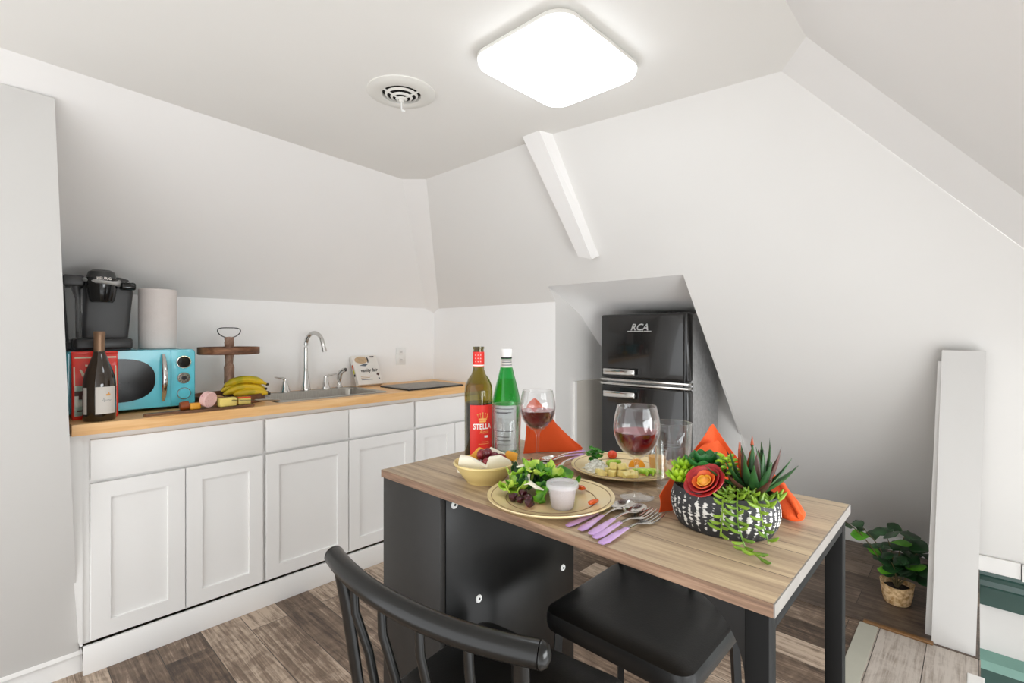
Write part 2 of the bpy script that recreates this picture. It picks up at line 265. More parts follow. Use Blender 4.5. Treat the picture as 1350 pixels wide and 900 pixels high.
# ------------------------------------------------------------------ mesh helpers
class MB:
    def __init__(s): s.b = bmesh.new()
    def box(s, x0, x1, y0, y1, z0, z1, bev=0.0, seg=2):
        vs = [s.b.verts.new((x, y, z)) for x in (x0, x1) for y in (y0, y1) for z in (z0, z1)]
        F = [(0, 1, 3, 2), (4, 6, 7, 5), (0, 4, 5, 1), (2, 3, 7, 6), (0, 2, 6, 4), (1, 5, 7, 3)]
        fs = [s.b.faces.new([vs[i] for i in f]) for f in F]
        if bev:
            es = list({e for f in fs for e in f.edges})
            bmesh.ops.bevel(s.b, geom=es, offset=bev, segments=seg, profile=0.5, affect='EDGES')
        return s
    def hexa(s, bot, top):
        vb = [s.b.verts.new(p) for p in bot]; vt = [s.b.verts.new(p) for p in top]; n = len(bot)
        s.b.faces.new(vb[::-1]); s.b.faces.new(vt)
        for i in range(n): s.b.faces.new((vb[i], vb[(i + 1) % n], vt[(i + 1) % n], vt[i]))
        return s
    def poly(s, pts):
        s.b.faces.new([s.b.verts.new(p) for p in pts]); return s
    def lathe(s, prof, seg=32, c=(0, 0, 0), sx=1, sy=1, loop=False):
        rings = []
        for r, z in prof:
            if r < 1e-6: rings.append([s.b.verts.new((c[0], c[1], c[2] + z))])
            else: rings.append([s.b.verts.new((c[0] + r * sx * math.cos(2 * PI * i / seg), c[1] + r * sy * math.sin(2 * PI * i / seg), c[2] + z)) for i in range(seg)])
        prs = list(zip(rings, rings[1:])) + ([(rings[-1], rings[0])] if loop else [])
        for a, b in prs:
            if len(a) == 1 and len(b) == 1: continue
            for i in range(seg):
                j = (i + 1) % seg
                if len(a) == 1: s.b.faces.new((a[0], b[j], b[i]))
                elif len(b) == 1: s.b.faces.new((a[i], a[j], b[0]))
                else: s.b.faces.new((a[i], a[j], b[j], b[i]))
        return s
    def sweep(s, pts, w, t=None, up=(0, 0, 1), seg=10, caps=True, loop=False):
        """sweep an ellipse (half-widths w sideways, t along normal) along pts"""
        P = [Vector(p) for p in pts]; n = len(P)
        W = w if isinstance(w, (list, tuple)) else [w] * n
        T = W if t is None else (t if isinstance(t, (list, tuple)) else [t] * n)
        up = Vector(up); rings = []
        for i in range(n):
            if loop: d = P[(i + 1) % n] - P[i - 1]
            else: d = P[min(i + 1, n - 1)] - P[max(i - 1, 0)]
            d.normalize(); sd = d.cross(up)
            if sd.length < 1e-4: sd = d.cross(Vector((1, 0, 0.01)))
            sd.normalize(); nr = sd.cross(d)
            rings.append([s.b.verts.new(P[i] + sd * W[i] * math.cos(2 * PI * k / seg) + nr * T[i] * math.sin(2 * PI * k / seg)) for k in range(seg)])
        prs = list(zip(rings, rings[1:])) + ([(rings[-1], rings[0])] if loop else [])
        for a, b in prs:
            for k in range(seg): s.b.faces.new((a[k], a[(k + 1) % seg], b[(k + 1) % seg], b[k]))
        if caps and not loop:
            s.b.faces.new(rings[0][::-1]); s.b.faces.new(rings[-1])
        return s
    def ball(s, c, r, sub=2, jit=0.0, seed=0):
        rr = r if isinstance(r, (list, tuple)) else (r, r, r)
        ret = bmesh.ops.create_icosphere(s.b, subdivisions=sub, radius=1.0)
        for v in ret['verts']:
            k = 1 + (jit * mnoise.noise(v.co * 1.7 + Vector((seed, seed * 2.1, 0))) if jit else 0)
            v.co = Vector((v.co.x * rr[0] * k + c[0], v.co.y * rr[1] * k + c[1], v.co.z * rr[2] * k + c[2]))
        return s
    def sheet(s, nu, nv, fn, thick=0.0):
        """a surface fn(u,v)->point; with thickness it becomes a closed shell"""
        G = [[Vector(fn(i / (nu - 1), j / (nv - 1))) for j in range(nv)] for i in range(nu)]
        A = [[s.b.verts.new(p) for p in row] for row in G]
        for i in range(nu - 1):
            for j in range(nv - 1): s.b.faces.new((A[i][j], A[i + 1][j], A[i + 1][j + 1], A[i][j + 1]))
        if thick:
            B = []
            for i in range(nu):
                row = []
                for j in range(nv):
                    du = G[min(i + 1, nu - 1)][j] - G[max(i - 1, 0)][j]; dv = G[i][min(j + 1, nv - 1)] - G[i][max(j - 1, 0)]
                    n = du.cross(dv); n = n.normalized() if n.length > 1e-9 else Vector((0, 0, 1))
                    row.append(s.b.verts.new(G[i][j] - n * thick))
                B.append(row)
            for i in range(nu - 1):
                for j in range(nv - 1): s.b.faces.new((B[i][j], B[i][j + 1], B[i + 1][j + 1], B[i + 1][j]))
            for i in range(nu - 1):
                s.b.faces.new((A[i][0], B[i][0], B[i + 1][0], A[i + 1][0])); s.b.faces.new((A[i][-1], A[i + 1][-1], B[i + 1][-1], B[i][-1]))
            for j in range(nv - 1):
                s.b.faces.new((A[0][j], A[0][j + 1], B[0][j + 1], B[0][j])); s.b.faces.new((A[-1][j], B[-1][j], B[-1][j + 1], A[-1][j + 1]))
        return s
    def prism(s, pts, d):
        """closed outline pts extruded by vector d"""
        d = Vector(d); a = [s.b.verts.new(p) for p in pts]; b = [s.b.verts.new(Vector(p) + d) for p in pts]; n = len(pts)
        s.b.faces.new(a[::-1]); s.b.faces.new(b)
        for i in range(n): s.b.faces.new((a[i], a[(i + 1) % n], b[(i + 1) % n], b[i]))
        return s
    def text(s, body, size, fn, shear=0.0, extr=0.0, bold=0.0, width=None):
        """lettering mesh; fn maps (x, y, depth) of the flat text to a point"""
        cu = bpy.data.curves.new('lettering', 'FONT'); cu.body = body; cu.size = size; cu.shear = shear; cu.offset = bold
        cu.align_x = 'CENTER'; cu.align_y = 'CENTER'; cu.extrude = extr; cu.resolution_u = 3
        o = bpy.data.objects.new('lettering', cu); COL.objects.link(o)
        dg = bpy.context.evaluated_depsgraph_get(); me = bpy.data.meshes.new_from_object(o.evaluated_get(dg))
        bpy.data.objects.remove(o); bpy.data.curves.remove(cu)
        k = 1.0
        if width:
            xs = [v.co.x for v in me.vertices]; k = width / (max(xs) - min(xs))
        vs = [s.b.verts.new(fn(v.co.x * k, v.co.y, v.co.z)) for v in me.vertices]
        for p in me.polygons:
            try: s.b.faces.new([vs[i] for i in p.vertices])
            except ValueError: pass
        bpy.data.meshes.remove(me); return s
    def xf(s, mat):
        bmesh.ops.transform(s.b, matrix=mat, verts=s.b.verts); return s
    def build(s, name, mat, parent=None, smooth=True, ang=40, loc=None, fix=True):
        if fix: bmesh.ops.recalc_face_normals(s.b, faces=s.b.faces)
        me = bpy.data.meshes.new(name); s.b.to_mesh(me); s.b.free()
        if smooth:
            me.polygons.foreach_set('use_smooth', [True] * len(me.polygons)); me.set_sharp_from_angle(angle=math.radians(ang))
        for mm in (mat if isinstance(mat, list) else [mat]): me.materials.append(mm)
        o = bpy.data.objects.new(name, me); COL.objects.link(o)
        if parent: o.parent = parent
        if loc: o.location = loc
        return o
def tag(o, label, cat, group=None):
    o['label'] = label; o['category'] = cat
    if group: o['group'] = group
    return o
def thing(name, label, cat, loc=(0, 0, 0), rz=0.0, group=None):
    o = bpy.data.objects.new(name, None); COL.objects.link(o); o.empty_display_size = 0.05
    o.location = loc; o.rotation_euler = (0, 0, rz)
    return tag(o, label, cat, group)
def kids(o): return [c for c in bpy.data.objects if c.parent == o]
def copy_tree(o, parent=None):
    ks = kids(o); c = o.copy(); COL.objects.link(c); c.parent = parent
    for k in ks: copy_tree(k, c)
    return c
def struct(name, mb, mat, smooth=False, parent=None):
    o = mb.build(name, mat, parent, smooth=smooth)
    if not parent: o['kind'] = 'structure'
    return o
def rrect(x0, x1, y0, y1, r, n=6):
    pts = []
    for cx, cy, a0 in ((x1 - r, y1 - r, 0), (x0 + r, y1 - r, PI / 2), (x0 + r, y0 + r, PI), (x1 - r, y0 + r, 3 * PI / 2)):
        for i in range(n + 1):
            a = a0 + PI / 2 * i / n; pts.append((cx + r * math.cos(a), cy + r * math.sin(a)))
    return pts
def lerp(a, b, t): return tuple(x + (y - x) * t for x, y in zip(a, b))
def bez(p0, p1, p2, p3, n):
    p0, p1, p2, p3 = map(Vector, (p0, p1, p2, p3)); out = []
    for i in range(n):
        t = i / (n - 1); out.append(p0 * (1 - t) ** 3 + p1 * 3 * t * (1 - t) ** 2 + p2 * 3 * t * t * (1 - t) + p3 * t ** 3)
    return out

# ------------------------------------------------------------------ the setting
ZC = 2.04; YB = -1.3
m = MB().box(-3.0, -0.335, YB, 2.575, -0.16, 0.0); struct('floor', m, M['floor'])
m = MB().box(-0.335, 0.006, YB, 2.575, -0.16, 0.0); struct('floor_landing', m, M['landing'])
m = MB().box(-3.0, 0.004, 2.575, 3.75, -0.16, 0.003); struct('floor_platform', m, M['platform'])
m = MB().box(-0.37, -0.305, 1.2, 2.56, 0.0, 0.005, 0.002); struct('trim_1', m, M['threshold'])
m = MB().box(-0.36, -0.13, 2.563, 2.590, 0.0, 0.010, 0.004); struct('trim_2', m, M['nosing'])
m = MB().box(-0.03, 0.016, YB, 2.44, -0.05, 0.006, 0.003); struct('trim_3', m, M['trim'])

# ceiling and the sloping walls under it
c0, c1, c2, c2b, c3, c4 = (-1.845, YB, ZC), (-2.18, 1.474, ZC), (-2.088, 1.561, ZC), (-1.24, 1.561, ZC), (-0.44, 1.672, ZC), (-0.34, 1.523, ZC)
c5 = (-0.34, YB, ZC)
struct('ceiling', MB().poly([c0, c5, c4, c3, c2b, c2, c1]), M['ceiling'])
k0, k1 = (-2.86, YB, 1.417), (-2.86, 2.135, 1.417); kd = (-2.858, 2.2, 1.387); k2 = (-2.795, 2.2, 1.417)
KX = -1.74; H = 1.497; HY = 2.113
struct('wall_slope_sink', MB().sheet(24, 10, lambda u, v: lerp(lerp(c0, c1, u), lerp(k0, k1, u), v)), M['wall'], smooth=True)
struct('wall_slope_corner', MB().poly([c1, c2, k2, kd, k1]), M['wall'])
m = MB()
m.poly([c2, c2b, (-1.24, HY, H), (-1.723, HY, H), (KX, 2.2, 1.417), k2])
m.poly([c2b, c3, (-0.44 + (ZC - H), HY + 0.1, H), (-0.953, HY, H), (-1.24, HY, H)])
m.poly([(-0.953, HY, H), (-0.44 + (ZC - H), HY + 0.1, H), (-0.44 + ZC, 3.71, 0), (-1.03, 3.61, 0)])
bmesh.ops.remove_doubles(m.b, verts=m.b.verts, dist=1e-4); struct('wall_slope_back', m, M['slope'], smooth=True)
m = MB().poly([c3, c4, (c4[0] + ZC, c4[1] + ZC, 0), (c3[0] + ZC, c3[1] + ZC, 0)]); struct('wall_slope_hip', m, M['wall'])
m = MB().poly([c4, c5, (c5[0] + ZC, YB, 0), (c4[0] + ZC, c4[1] + ZC, 0)]); struct('wall_slope_right', m, M['wall'])
struct('wall_sink', MB().poly([(-2.86, YB, 0), (-2.86, 2.2, 0), kd, k1, k0]), M['knee'])
struct('wall_back', MB().poly([(-2.86, 2.2, 0), (KX, 2.2, 0), (KX, 2.2, 1.417), k2, kd]), M['knee'])
# fridge alcove: side wall, rear wall, right cheek and the soffit falling towards the rear
cur = [(2.113, 1.497), (2.17, 1.482), (2.30, 1.425), (2.44, 1.35), (2.568, 1.236), (2.643, 1.175), (2.95, 0.95)]
struct('wall_alcove_left', MB().poly([(KX, 2.2, 0), (KX, 2.97, 0)] + [(KX, y, z) for y, z in cur[::-1]] + [(KX, 2.2, 1.417)]), M['trim'])
struct('wall_alcove_rear', MB().poly([(KX, 2.95, 0), (-0.985, 2.95, 0), (-0.985, 2.95, 0.70), (-0.90, 2.95, 0.72), (-0.90, 2.95, 1.52), (KX, 2.95, 1.46)]), M['trim'])
struct('wall_alcove_right', MB().poly([(-0.950, 2.110, 1.500), (-0.985, 2.97, 0.635), (-0.95, 2.97, 1.52)]).poly([(-0.985, 2.95, 0), (-1.02, 3.64, 0), (-0.985, 2.95, 0.655)]), M['trim'])
flat = [(2.113, 1.497), (2.17, 1.485), (2.30, 1.450), (2.44, 1.415), (2.568, 1.385), (2.643, 1.372), (2.95, 1.362)]
def soffit(u, v):
    i = int(round(v * 6)); x = KX + (u * 3 * 0.055 if u < 0.34 else 0.055 + 0.10 * min(1, (u - 0.34) * 3) + (u - 0.66) * 2.2 * (u > 0.66))
    t = min(1, (x - KX) / 0.15); t = t * t * (3 - 2 * t)
    return (min(x, -0.94), cur[i][0], cur[i][1] * (1 - t) + flat[i][1] * t)
struct('wall_alcove_soffit', MB().sheet(13, 7, soffit), M['knee'], smooth=True)
struct('trim_4', MB().box(KX - 0.004, KX + 0.010, 2.39, 2.94, 0.0, 0.955, 0.002), M['beige'])
struct('trim_5', MB().box(KX - 0.004, KX + 0.014, 2.368, 2.390, 0.0, 0.955, 0.002), M['trim'])
# leaning partition at the near end of the counter
pt, pb = (-2.098, 0.14, 1.969), (-2.41, 0.229, 0.0)
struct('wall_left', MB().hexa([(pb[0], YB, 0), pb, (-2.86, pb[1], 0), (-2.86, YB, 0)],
                              [(-2.03, YB, 2.0), pt, (-2.55, pt[1], 1.66), (-2.55, YB, 1.70)]), M['wall_dimmed'])
m = MB().hexa([(-2.385, YB, 0), (-2.385, 0.236, 0), (-2.43, 0.236, 0), (-2.43, YB, 0)], [(-2.40, YB, 0.062), (-2.40, 0.234, 0.062), (-2.43, 0.234, 0.062), (-2.43, YB, 0.062)])
m.hexa([(-2.388, YB, 0.062), (-2.388, 0.235, 0.062), (-2.43, 0.235, 0.062), (-2.43, YB, 0.062)], [(-2.403, YB, 0.078), (-2.403, 0.233, 0.078), (-2.43, 0.233, 0.078), (-2.43, YB, 0.078)])
struct('baseboard_left', m, M['trim'])
struct('baseboard_back', MB().box(-1.0, 0.0, 3.53, 3.60, 0.0, 0.075, 0.004), M['trim'])
# added fill light on the right slope, out of view, framed like a window
wm = Matrix.Translation((0.72, 0.85, ZC - 1.06 - 0.02)) @ Matrix.Rotation(math.radians(45), 4, 'Y')
m = MB()
for a in ((-0.42, 0.42, -0.56, -0.50), (-0.42, 0.42, 0.50, 0.56), (-0.42, -0.36, -0.5, 0.5), (0.36, 0.42, -0.5, 0.5)): m.box(*a, -0.03, 0.02)
m.xf(wm); struct('fill_light_frame', m, M['trim'])
wl = bpy.data.lights.new('added_fill_light', 'AREA'); wl.shape = 'RECTANGLE'; wl.size = 0.72; wl.size_y = 1.0; wl.energy = FILL_W; wl.color = (0.94, 0.98, 1.0)
wo = bpy.data.objects.new('added_fill_light', wl); COL.objects.link(wo); wo.matrix_world = wm @ Matrix.Translation((0, 0, -0.02))

# boxed rafter on the back slope: runs down the slope, its own depth
def slope_pt(x, z, out=0.0): return (x, 3.606 - z - out * 0.7071, z - out * 0.7071)
m = MB()
m.hexa([slope_pt(-1.405, 1.62, -0.02), slope_pt(-1.315, 1.60, -0.02), slope_pt(-1.325, 1.622, 0.05), slope_pt(-1.39, 1.640, 0.05)],
       [slope_pt(-1.355, 2.06, -0.02), slope_pt(-1.235, 2.06, -0.02), slope_pt(-1.265, 2.075, 0.05), slope_pt(-1.355, 2.075, 0.05)])
struct('beam', m, M['wall'])
# end of the stair partition
m = MB()
m.hexa([(-0.137, 2.585, 0.0), (-0.008, 2.585, 0.0), (-0.008, 3.60, 0.0), (-0.137, 3.60, 0.0)],
       [(-0.099, 2.437, 1.173), (0.020, 2.437, 1.173), (0.020, 2.445, 1.173), (-0.099, 2.445, 1.173)])
struct('wall_stair_end', m, M['wall_dimmed'])
m = MB()
m.hexa([(-0.160, 2.640, 0.0), (-0.10, 2.640, 0.0), (-0.10, 3.59, 0.0), (-0.160, 3.59, 0.0)],
       [(-0.112, 2.470, 1.13), (-0.06, 2.470, 1.13), (-0.06, 2.48, 1.13), (-0.112, 2.48, 1.13)])
struct('wall_stair_backing', m, M['trim'])
# stairwell
struct('wall_stairwell', MB().box(0.0, 1.62, 3.60, 3.66, -1.5, 0.03), M['wall_dimmed'])
struct('wall_stairwell_side', MB().box(-0.03, 0.0, YB, 3.60, -1.5, -0.06), M['wall'])
struct('baseboard_stairs', MB().box(-0.004, 0.155, 3.555, 3.60, 0.0, 0.080, 0.003), M['trim'])
struct('baseboard_stairwell', MB().box(0.158, 1.6, 3.545, 3.60, -0.005, 0.072, 0.003), M['trim'])
m = MB()
prof = [(3.60, 0.0), (3.556, 0.0), (3.552, -0.016), (3.564, -0.03), (3.568, -0.05), (3.560, -0.075), (3.575, -0.09), (3.582, -0.185), (3.60, -0.185)]
m.prism([(0.0, y, z) for y, z in prof], (1.6, 0, 0)); struct('trim_6', m, M['green_trim'])
m = MB()
prof = [(3.60, -0.425), (3.53, -0.45), (3.51, -0.485), (3.60, -0.485)]
m.prism([(0.0, y, z) for y, z in prof], (1.6, 0, 0)); struct('trim_7', m, M['green_light'])
struct('trim_8', MB().box(0.0, 1.6, 3.515, 3.60, -0.9, -0.485), M['green_trim'])
struct('floor_stairwell', MB().box(0.0, 1.62, YB, 3.6, -1.56, -1.5), M['landing'])

# ------------------------------------------------------------------ ceiling light and vent
t = thing('ceiling_light', 'square white flush ceiling light with rounded corners', 'ceiling light', (-0.888, 1.137, ZC))
out = rrect(-0.168, 0.168, -0.2, 0.2, 0.06, 8)
def ring_stack(mb, outline, levels, cap0=True, cap1=True):
    rings = [[mb.b.verts.new((x * k, y * k, z)) for x, y in outline] for k, z in levels]; n = len(outline)
    for a, b in zip(rings, rings[1:]):
        for i in range(n): mb.b.faces.new((a[i], a[(i + 1) % n], b[(i + 1) % n], b[i]))
    if cap0: mb.b.faces.new(rings[0])
    if cap1: mb.b.faces.new(rings[-1][::-1])
    return mb
ring_stack(MB(), out, [(0.90, 0.0), (0.90, -0.012), (0.99, -0.014), (1.0, -0.018), (1.0, -0.026)]).build('housing', M['vent_white'], t)
ring_stack(MB(), out, [(0.985, -0.026), (0.985, -0.036), (0.97, -0.042), (0.94, -0.046)]).build('diffuser', M['diffuser'], t)

t = thing('ceiling_vent', 'round white ceiling vent with concentric rings and a small pull lever', 'vent', (-1.40, 0.945, ZC))
MB().lathe([(0.112, 0), (0.112, -0.004), (0.10, -0.010), (0.075, -0.014), (0.064, -0.010), (0.062, 0)], 48).build('flange', M['vent_white'], t)
MB().lathe([(0.0, -0.0015), (0.063, -0.0015)], 40).build('duct_opening', M['vent_dark'], t)
for r, z in ((0.050, -0.013), (0.032, -0.020), (0.015, -0.026)):
    MB().lathe([(r + 0.0045, z + 0.003), (r + 0.002, z), (r - 0.003, z - 0.002), (r - 0.003, z + 0.002)], 40, loop=True).build('ring', M['vent_white'], t)
MB().lathe([(0, -0.034), (0.008, -0.034), (0.010, -0.028), (0.008, -0.02), (0, -0.02)], 20).build('hub', M['vent_white'], t)
for a in (0.4, 0.4 + 2 * PI / 3, 0.4 + 4 * PI / 3):
    MB().sweep([(0.005 * math.cos(a), 0.005 * math.sin(a), -0.024), (0.066 * math.cos(a), 0.066 * math.sin(a), -0.008)], 0.0035, 0.003, seg=6).build('spoke', M['vent_white'], t)
MB().sweep([(0, 0, -0.03), (0.001, 0.0, -0.055), (0.002, 0.001, -0.062), (0.010, 0.006, -0.064)], [0.0028, 0.0024, 0.003, 0.003], seg=8).build('lever', M['white_plastic'], t)

# ------------------------------------------------------------------ base cabinets
FX = -2.350
def shaker(x, y0, y1, z0, z1, st=0.058, th=0.02):
    """door slab with a recessed centre panel facing +x; front at x"""
    m = MB(); b = m.b
    o = [(y0, z0), (y1, z0), (y1, z1), (y0, z1)]; i1 = [(y0 + st, z0 + st), (y1 - st, z0 + st), (y1 - st, z1 - st), (y0 + st, z1 - st)]
    e = 0.0015; r = 0.010
    def rg(p, xx): return [b.verts.new((xx, y, z)) for y, z in p]
    ob = rg(o, x - th); of = rg(o, x - e)
    oi = rg([(y0 + e, z0 + e), (y1 - e, z0 + e), (y1 - e, z1 - e), (y0 + e, z1 - e)], x)
    a = rg(i1, x); c = rg([(y + (0.0012 if k in (0, 3) else -0.0012), z + (0.0012 if k < 2 else -0.0012)) for k, (y, z) in enumerate(i1)], x - r)
    for p, q in ((ob, of), (of, oi), (oi, a), (a, c)):
        for k in range(4): b.faces.new((p[k], p[(k + 1) % 4], q[(k + 1) % 4], q[k]))
    b.faces.new(c); b.faces.new(ob[::-1]); return m
def cabinet(label, y0, y1, doors, fronts):
    t = thing('base_cabinet', label, 'cabinet', (0, 0, 0), 0, 'white base cabinets under the wooden counter')
    MB().box(-2.84, FX - 0.021, y0, y1, 0.105, 0.868).build('body', M['cab'], t)
    for a, c in doors: shaker(FX, a, c, 0.115, 0.686).build('door', M['cab'], t)
    for a, c in fronts: MB().box(FX - 0.02, FX, a, c, 0.698, 0.846, 0.0018).build('drawer_front', M['cab'], t)
cabinet('white double door cabinet with one wide drawer front below the blue microwave', 0.232, 0.857, [(0.253, 0.549), (0.552, 0.850)], [(0.253, 0.850)])
cabinet('white double door cabinet with two drawer fronts below the sink', 0.857, 1.678, [(0.863, 1.266), (1.271, 1.670)], [(0.863, 1.266), (1.271, 1.670)])
cabinet('white cabinet with drawer front at the far end, below the cooktop', 1.678, 2.19, [(1.686, 1.974), (1.978, 2.18)], [(1.686, 2.18)])
tag(MB().box(FX - 0.01, FX + 0.006, 0.232, 2.19, 0.0, 0.102, 0.002).build('toe_board', M['cab']), 'long white toe board along the floor under the cabinet doors', 'toe board')
tag(MB().hexa([(-2.45, 0.2235, 0.105), (FX - 0.006, 0.2235, 0.105), (FX - 0.006, 0.2315, 0.105), (-2.45, 0.2315, 0.105)], [(-2.45, 0.175, 0.868), (FX - 0.006, 0.175, 0.868), (FX - 0.006, 0.2315, 0.868), (-2.45, 0.2315, 0.868)]).build('filler_strip', M['cab']), 'narrow white filler strip between the left wall and first cabinet', 'filler strip')

# countertop with the sink cut-out
xs, ys = [-2.858, -2.775, -2.415, -2.328], [0.2, 0.96, 1.50, 2.195]
m = MB(); V = {}
for k, z in enumerate((0.870, 0.910)):
    for i, x in enumerate(xs):
        for j, y in enumerate(ys): V[i, j, k] = m.b.verts.new((x, y, z))
for i in range(3):
    for j in range(3):
        if i == 1 and j == 1: continue
        for k in (0, 1): m.b.faces.new((V[i, j, k], V[i + 1, j, k], V[i + 1, j + 1, k], V[i, j + 1, k]))
for (a, c) in [((i, 0), (i + 1, 0)) for i in range(3)] + [((i, 3), (i + 1, 3)) for i in range(3)] + [((0, j), (0, j + 1)) for j in range(3)] + [((3, j), (3, j + 1)) for j in range(3)] + [((1, 1), (2, 1)), ((1, 2), (2, 2)), ((1, 1), (1, 2)), ((2, 1), (2, 2))]:
    m.b.faces.new((V[a + (0,)], V[c + (0,)], V[c + (1,)], V[a + (1,)]))
tag(m.build('countertop', M['butcher'], smooth=False), 'long pale wooden butcher block countertop along the sink wall', 'countertop')

# sink
t = thing('kitchen_sink', 'stainless steel drop-in sink set in the wooden counter', 'sink', (-2.595, 1.23, 0.91))
o1 = [(x, y) for x, y in rrect(-0.205, 0.205, -0.300, 0.300, 0.03)]; o2 = [(x - 0.0 + 0.02, y) for x, y in rrect(-0.165, 0.150, -0.262, 0.262, 0.045)]
m = MB(); n = len(o1)
R_ = [[m.b.verts.new((x, y, 0.0005)) for x, y in o1], [m.b.verts.new((x * 0.99, y * 0.992, 0.005)) for x, y in o1], [m.b.verts.new((x, y, 0.004)) for x, y in o2]]
for a, c in zip(R_, R_[1:]):
    for i in range(n): m.b.faces.new((a[i], a[(i + 1) % n], c[(i + 1) % n], c[i]))
m.build('rim', M['steel'], t)
m = MB(); R_ = [[m.b.verts.new((0.0125 + (x - 0.0125) * k, y * k, z)) for x, y in o2] for k, z in ((1, 0.004), (0.985, -0.005), (0.955, -0.15), (0.90, -0.172), (0.15, -0.178))]
for a, c in zip(R_, R_[1:]):
    for i in range(n): m.b.faces.new((a[i], a[(i + 1) % n], c[(i + 1) % n], c[i]))
m.b.faces.new(R_[-1]); m.build('basin', M['steel'], t)
MB().lathe([(0, -0.170), (0.03, -0.170), (0.042, -0.172), (0.044, -0.178), (0, -0.178)], 24, (0.02, 0.02, 0)).build('drain', M['chrome'], t)

# faucet: gooseneck spout and two lever handles
t = thing('faucet', 'chrome gooseneck faucet with two lever handles behind the sink', 'faucet', (-2.785, 1.238, 0.914))
m = MB().lathe([(0.027, 0.0), (0.027, 0.006), (0.022, 0.03), (0.0145, 0.08), (0.0125, 0.11)], 24)
pts = [(0, 0, 0.10), (0, 0, 0.18), (0, 0, 0.245)] + [(0.055 * (1 - math.cos(a)) * 1.15, 0.020 * (1 - math.cos(a)), 0.255 + 0.072 * math.sin(a)) for a in [i * PI / 14 for i in range(0, 13)]] + [(0.130, 0.043, 0.244), (0.134, 0.045, 0.228)]
m.sweep(pts, 0.0115, seg=16); m.sweep([(0.130, 0.043, 0.246), (0.1355, 0.0455, 0.222)], [0.0125, 0.0145], seg=16)
m.build('spout', M['chrome'], t)
for sy, d in ((-0.115, -1), (0.118, 1)):
    h = MB().lathe([(0.026, 0.0), (0.026, 0.005), (0.021, 0.02), (0.013, 0.055), (0.012, 0.072), (0.0, 0.078)], 20, (0, sy, 0))
    h.sweep([(0, sy, 0.066), (0.004, sy + d * 0.014, 0.078), (0.008, sy + d * 0.04, 0.082), (0.012, sy + d * 0.060, 0.086)], [0.010, 0.010, 0.008, 0.0065], [0.008, 0.006, 0.0045, 0.0035], seg=12)
    h.build('handle', M['chrome'], t)
t = thing('sink_sprayer', 'chrome side sprayer with black nozzle on the sink rim', 'sprayer', (-2.785, 1.440, 0.914))
MB().lathe([(0.021, 0), (0.021, 0.005), (0.015, 0.012), (0.013, 0.03), (0.0, 0.03)], 20).build('collar', M['chrome'], t)
MB().sweep([(0, 0, 0.025), (0, 0, 0.05), (0.001, 0.001, 0.075), (0.010, 0.006, 0.094), (0.026, 0.016, 0.106), (0.034, 0.022, 0.108)], [0.011, 0.014, 0.0155, 0.015, 0.0135, 0.013], seg=14).build('body', M['chrome'], t)
MB().sweep([(0.033, 0.0215, 0.108), (0.038, 0.025, 0.109)], [0.011, 0.010], seg=14).build('nozzle', M['black_plastic'], t)

# outlet
t = thing('wall_outlet', 'white wall outlet plate near the corner above the cooktop', 'outlet', (-2.86, 1.922, 1.085))
MB().box(0.0005, 0.006, -0.037, 0.037, -0.058, 0.058, 0.002).build('plate', M['white_plastic'], t)
for z in (-0.026, 0.026):
    f = MB().box(0.006, 0.0085, -0.016, 0.016, z - 0.017, z + 0.017, 0.0012).build('receptacle', M['trim'], t)
    MB().box(0.0083, 0.0091, -0.0065, -0.0045, z - 0.003, z + 0.007).box(0.0083, 0.0091, 0.0045, 0.0065, z - 0.003, z + 0.007).build('slots', M['black_print'], f)

# cooktop cover / cutting mat
t = thing('cooktop', 'flat grey covered cooktop at the far end of counter', 'cooktop', (-2.508, 1.846, 0.910))
MB().box(-0.150, 0.150, -0.206, 0.206, 0.0, 0.008, 0.002).build('rim', M['cooktop_edge'], t)
MB().box(-0.144, 0.144, -0.200, 0.200, 0.0078, 0.0105, 0.001).build('surface', M['cooktop'], t)

# ------------------------------------------------------------------ microwave
t = thing('microwave', 'turquoise retro microwave with chrome handle on the counter', 'microwave', (-2.52, 0.414, 0.910))
ring = rrect(-0.214, 0.214, 0.012, 0.258, 0.016, 5)   # y,z outline
m = MB(); R_ = [[m.b.verts.new((x, cy * k + 0, 0.135 + (cz - 0.135) * k)) for cy, cz in ring] for x, k in ((-0.31, 1.0), (-0.012, 1.0), (-0.004, 0.992), (0.0, 0.975))]; n = len(ring)
for a, c in zip(R_, R_[1:]):
    for i in range(n): m.b.faces.new((a[i], a[(i + 1) % n], c[(i + 1) % n], c[i]))
m.b.faces.new(R_[0][::-1]); m.b.faces.new(R_[-1]); m.build('body', M['aqua'], t)
for x in (-0.27, -0.04):
    for y in (-0.18, 0.18): MB().lathe([(0, 0), (0.012, 0), (0.014, 0.013), (0, 0.013)], 16, (x, y, 0)).build('foot', M['black_plastic'], t)
MB().box(-0.001, 0.0006, 0.1205, 0.1225, 0.016, 0.254).build('door_seam', M['seam'], t)
def stadium(y0, y1, z0, z1, n=18, pw=2.5):
    cz = (z0 + z1) / 2; hz = (z1 - z0) / 2; hy = (y1 - y0) / 2; cy = (y0 + y1) / 2; return [(cy + hy * abs(math.cos(a)) ** (2 / pw) * (1 if math.cos(a) >= 0 else -1), cz + hz * abs(math.sin(a)) ** (2 / pw) * (1 if math.sin(a) >= 0 else -1)) for a in [2 * PI * i / (2 * n) for i in range(2 * n)]]
MB().prism([(0.0005, y, z) for y, z in stadium(-0.195, 0.066, 0.046, 0.223)], (0.0025, 0, 0)).build('window', M['mw_glass'], t)
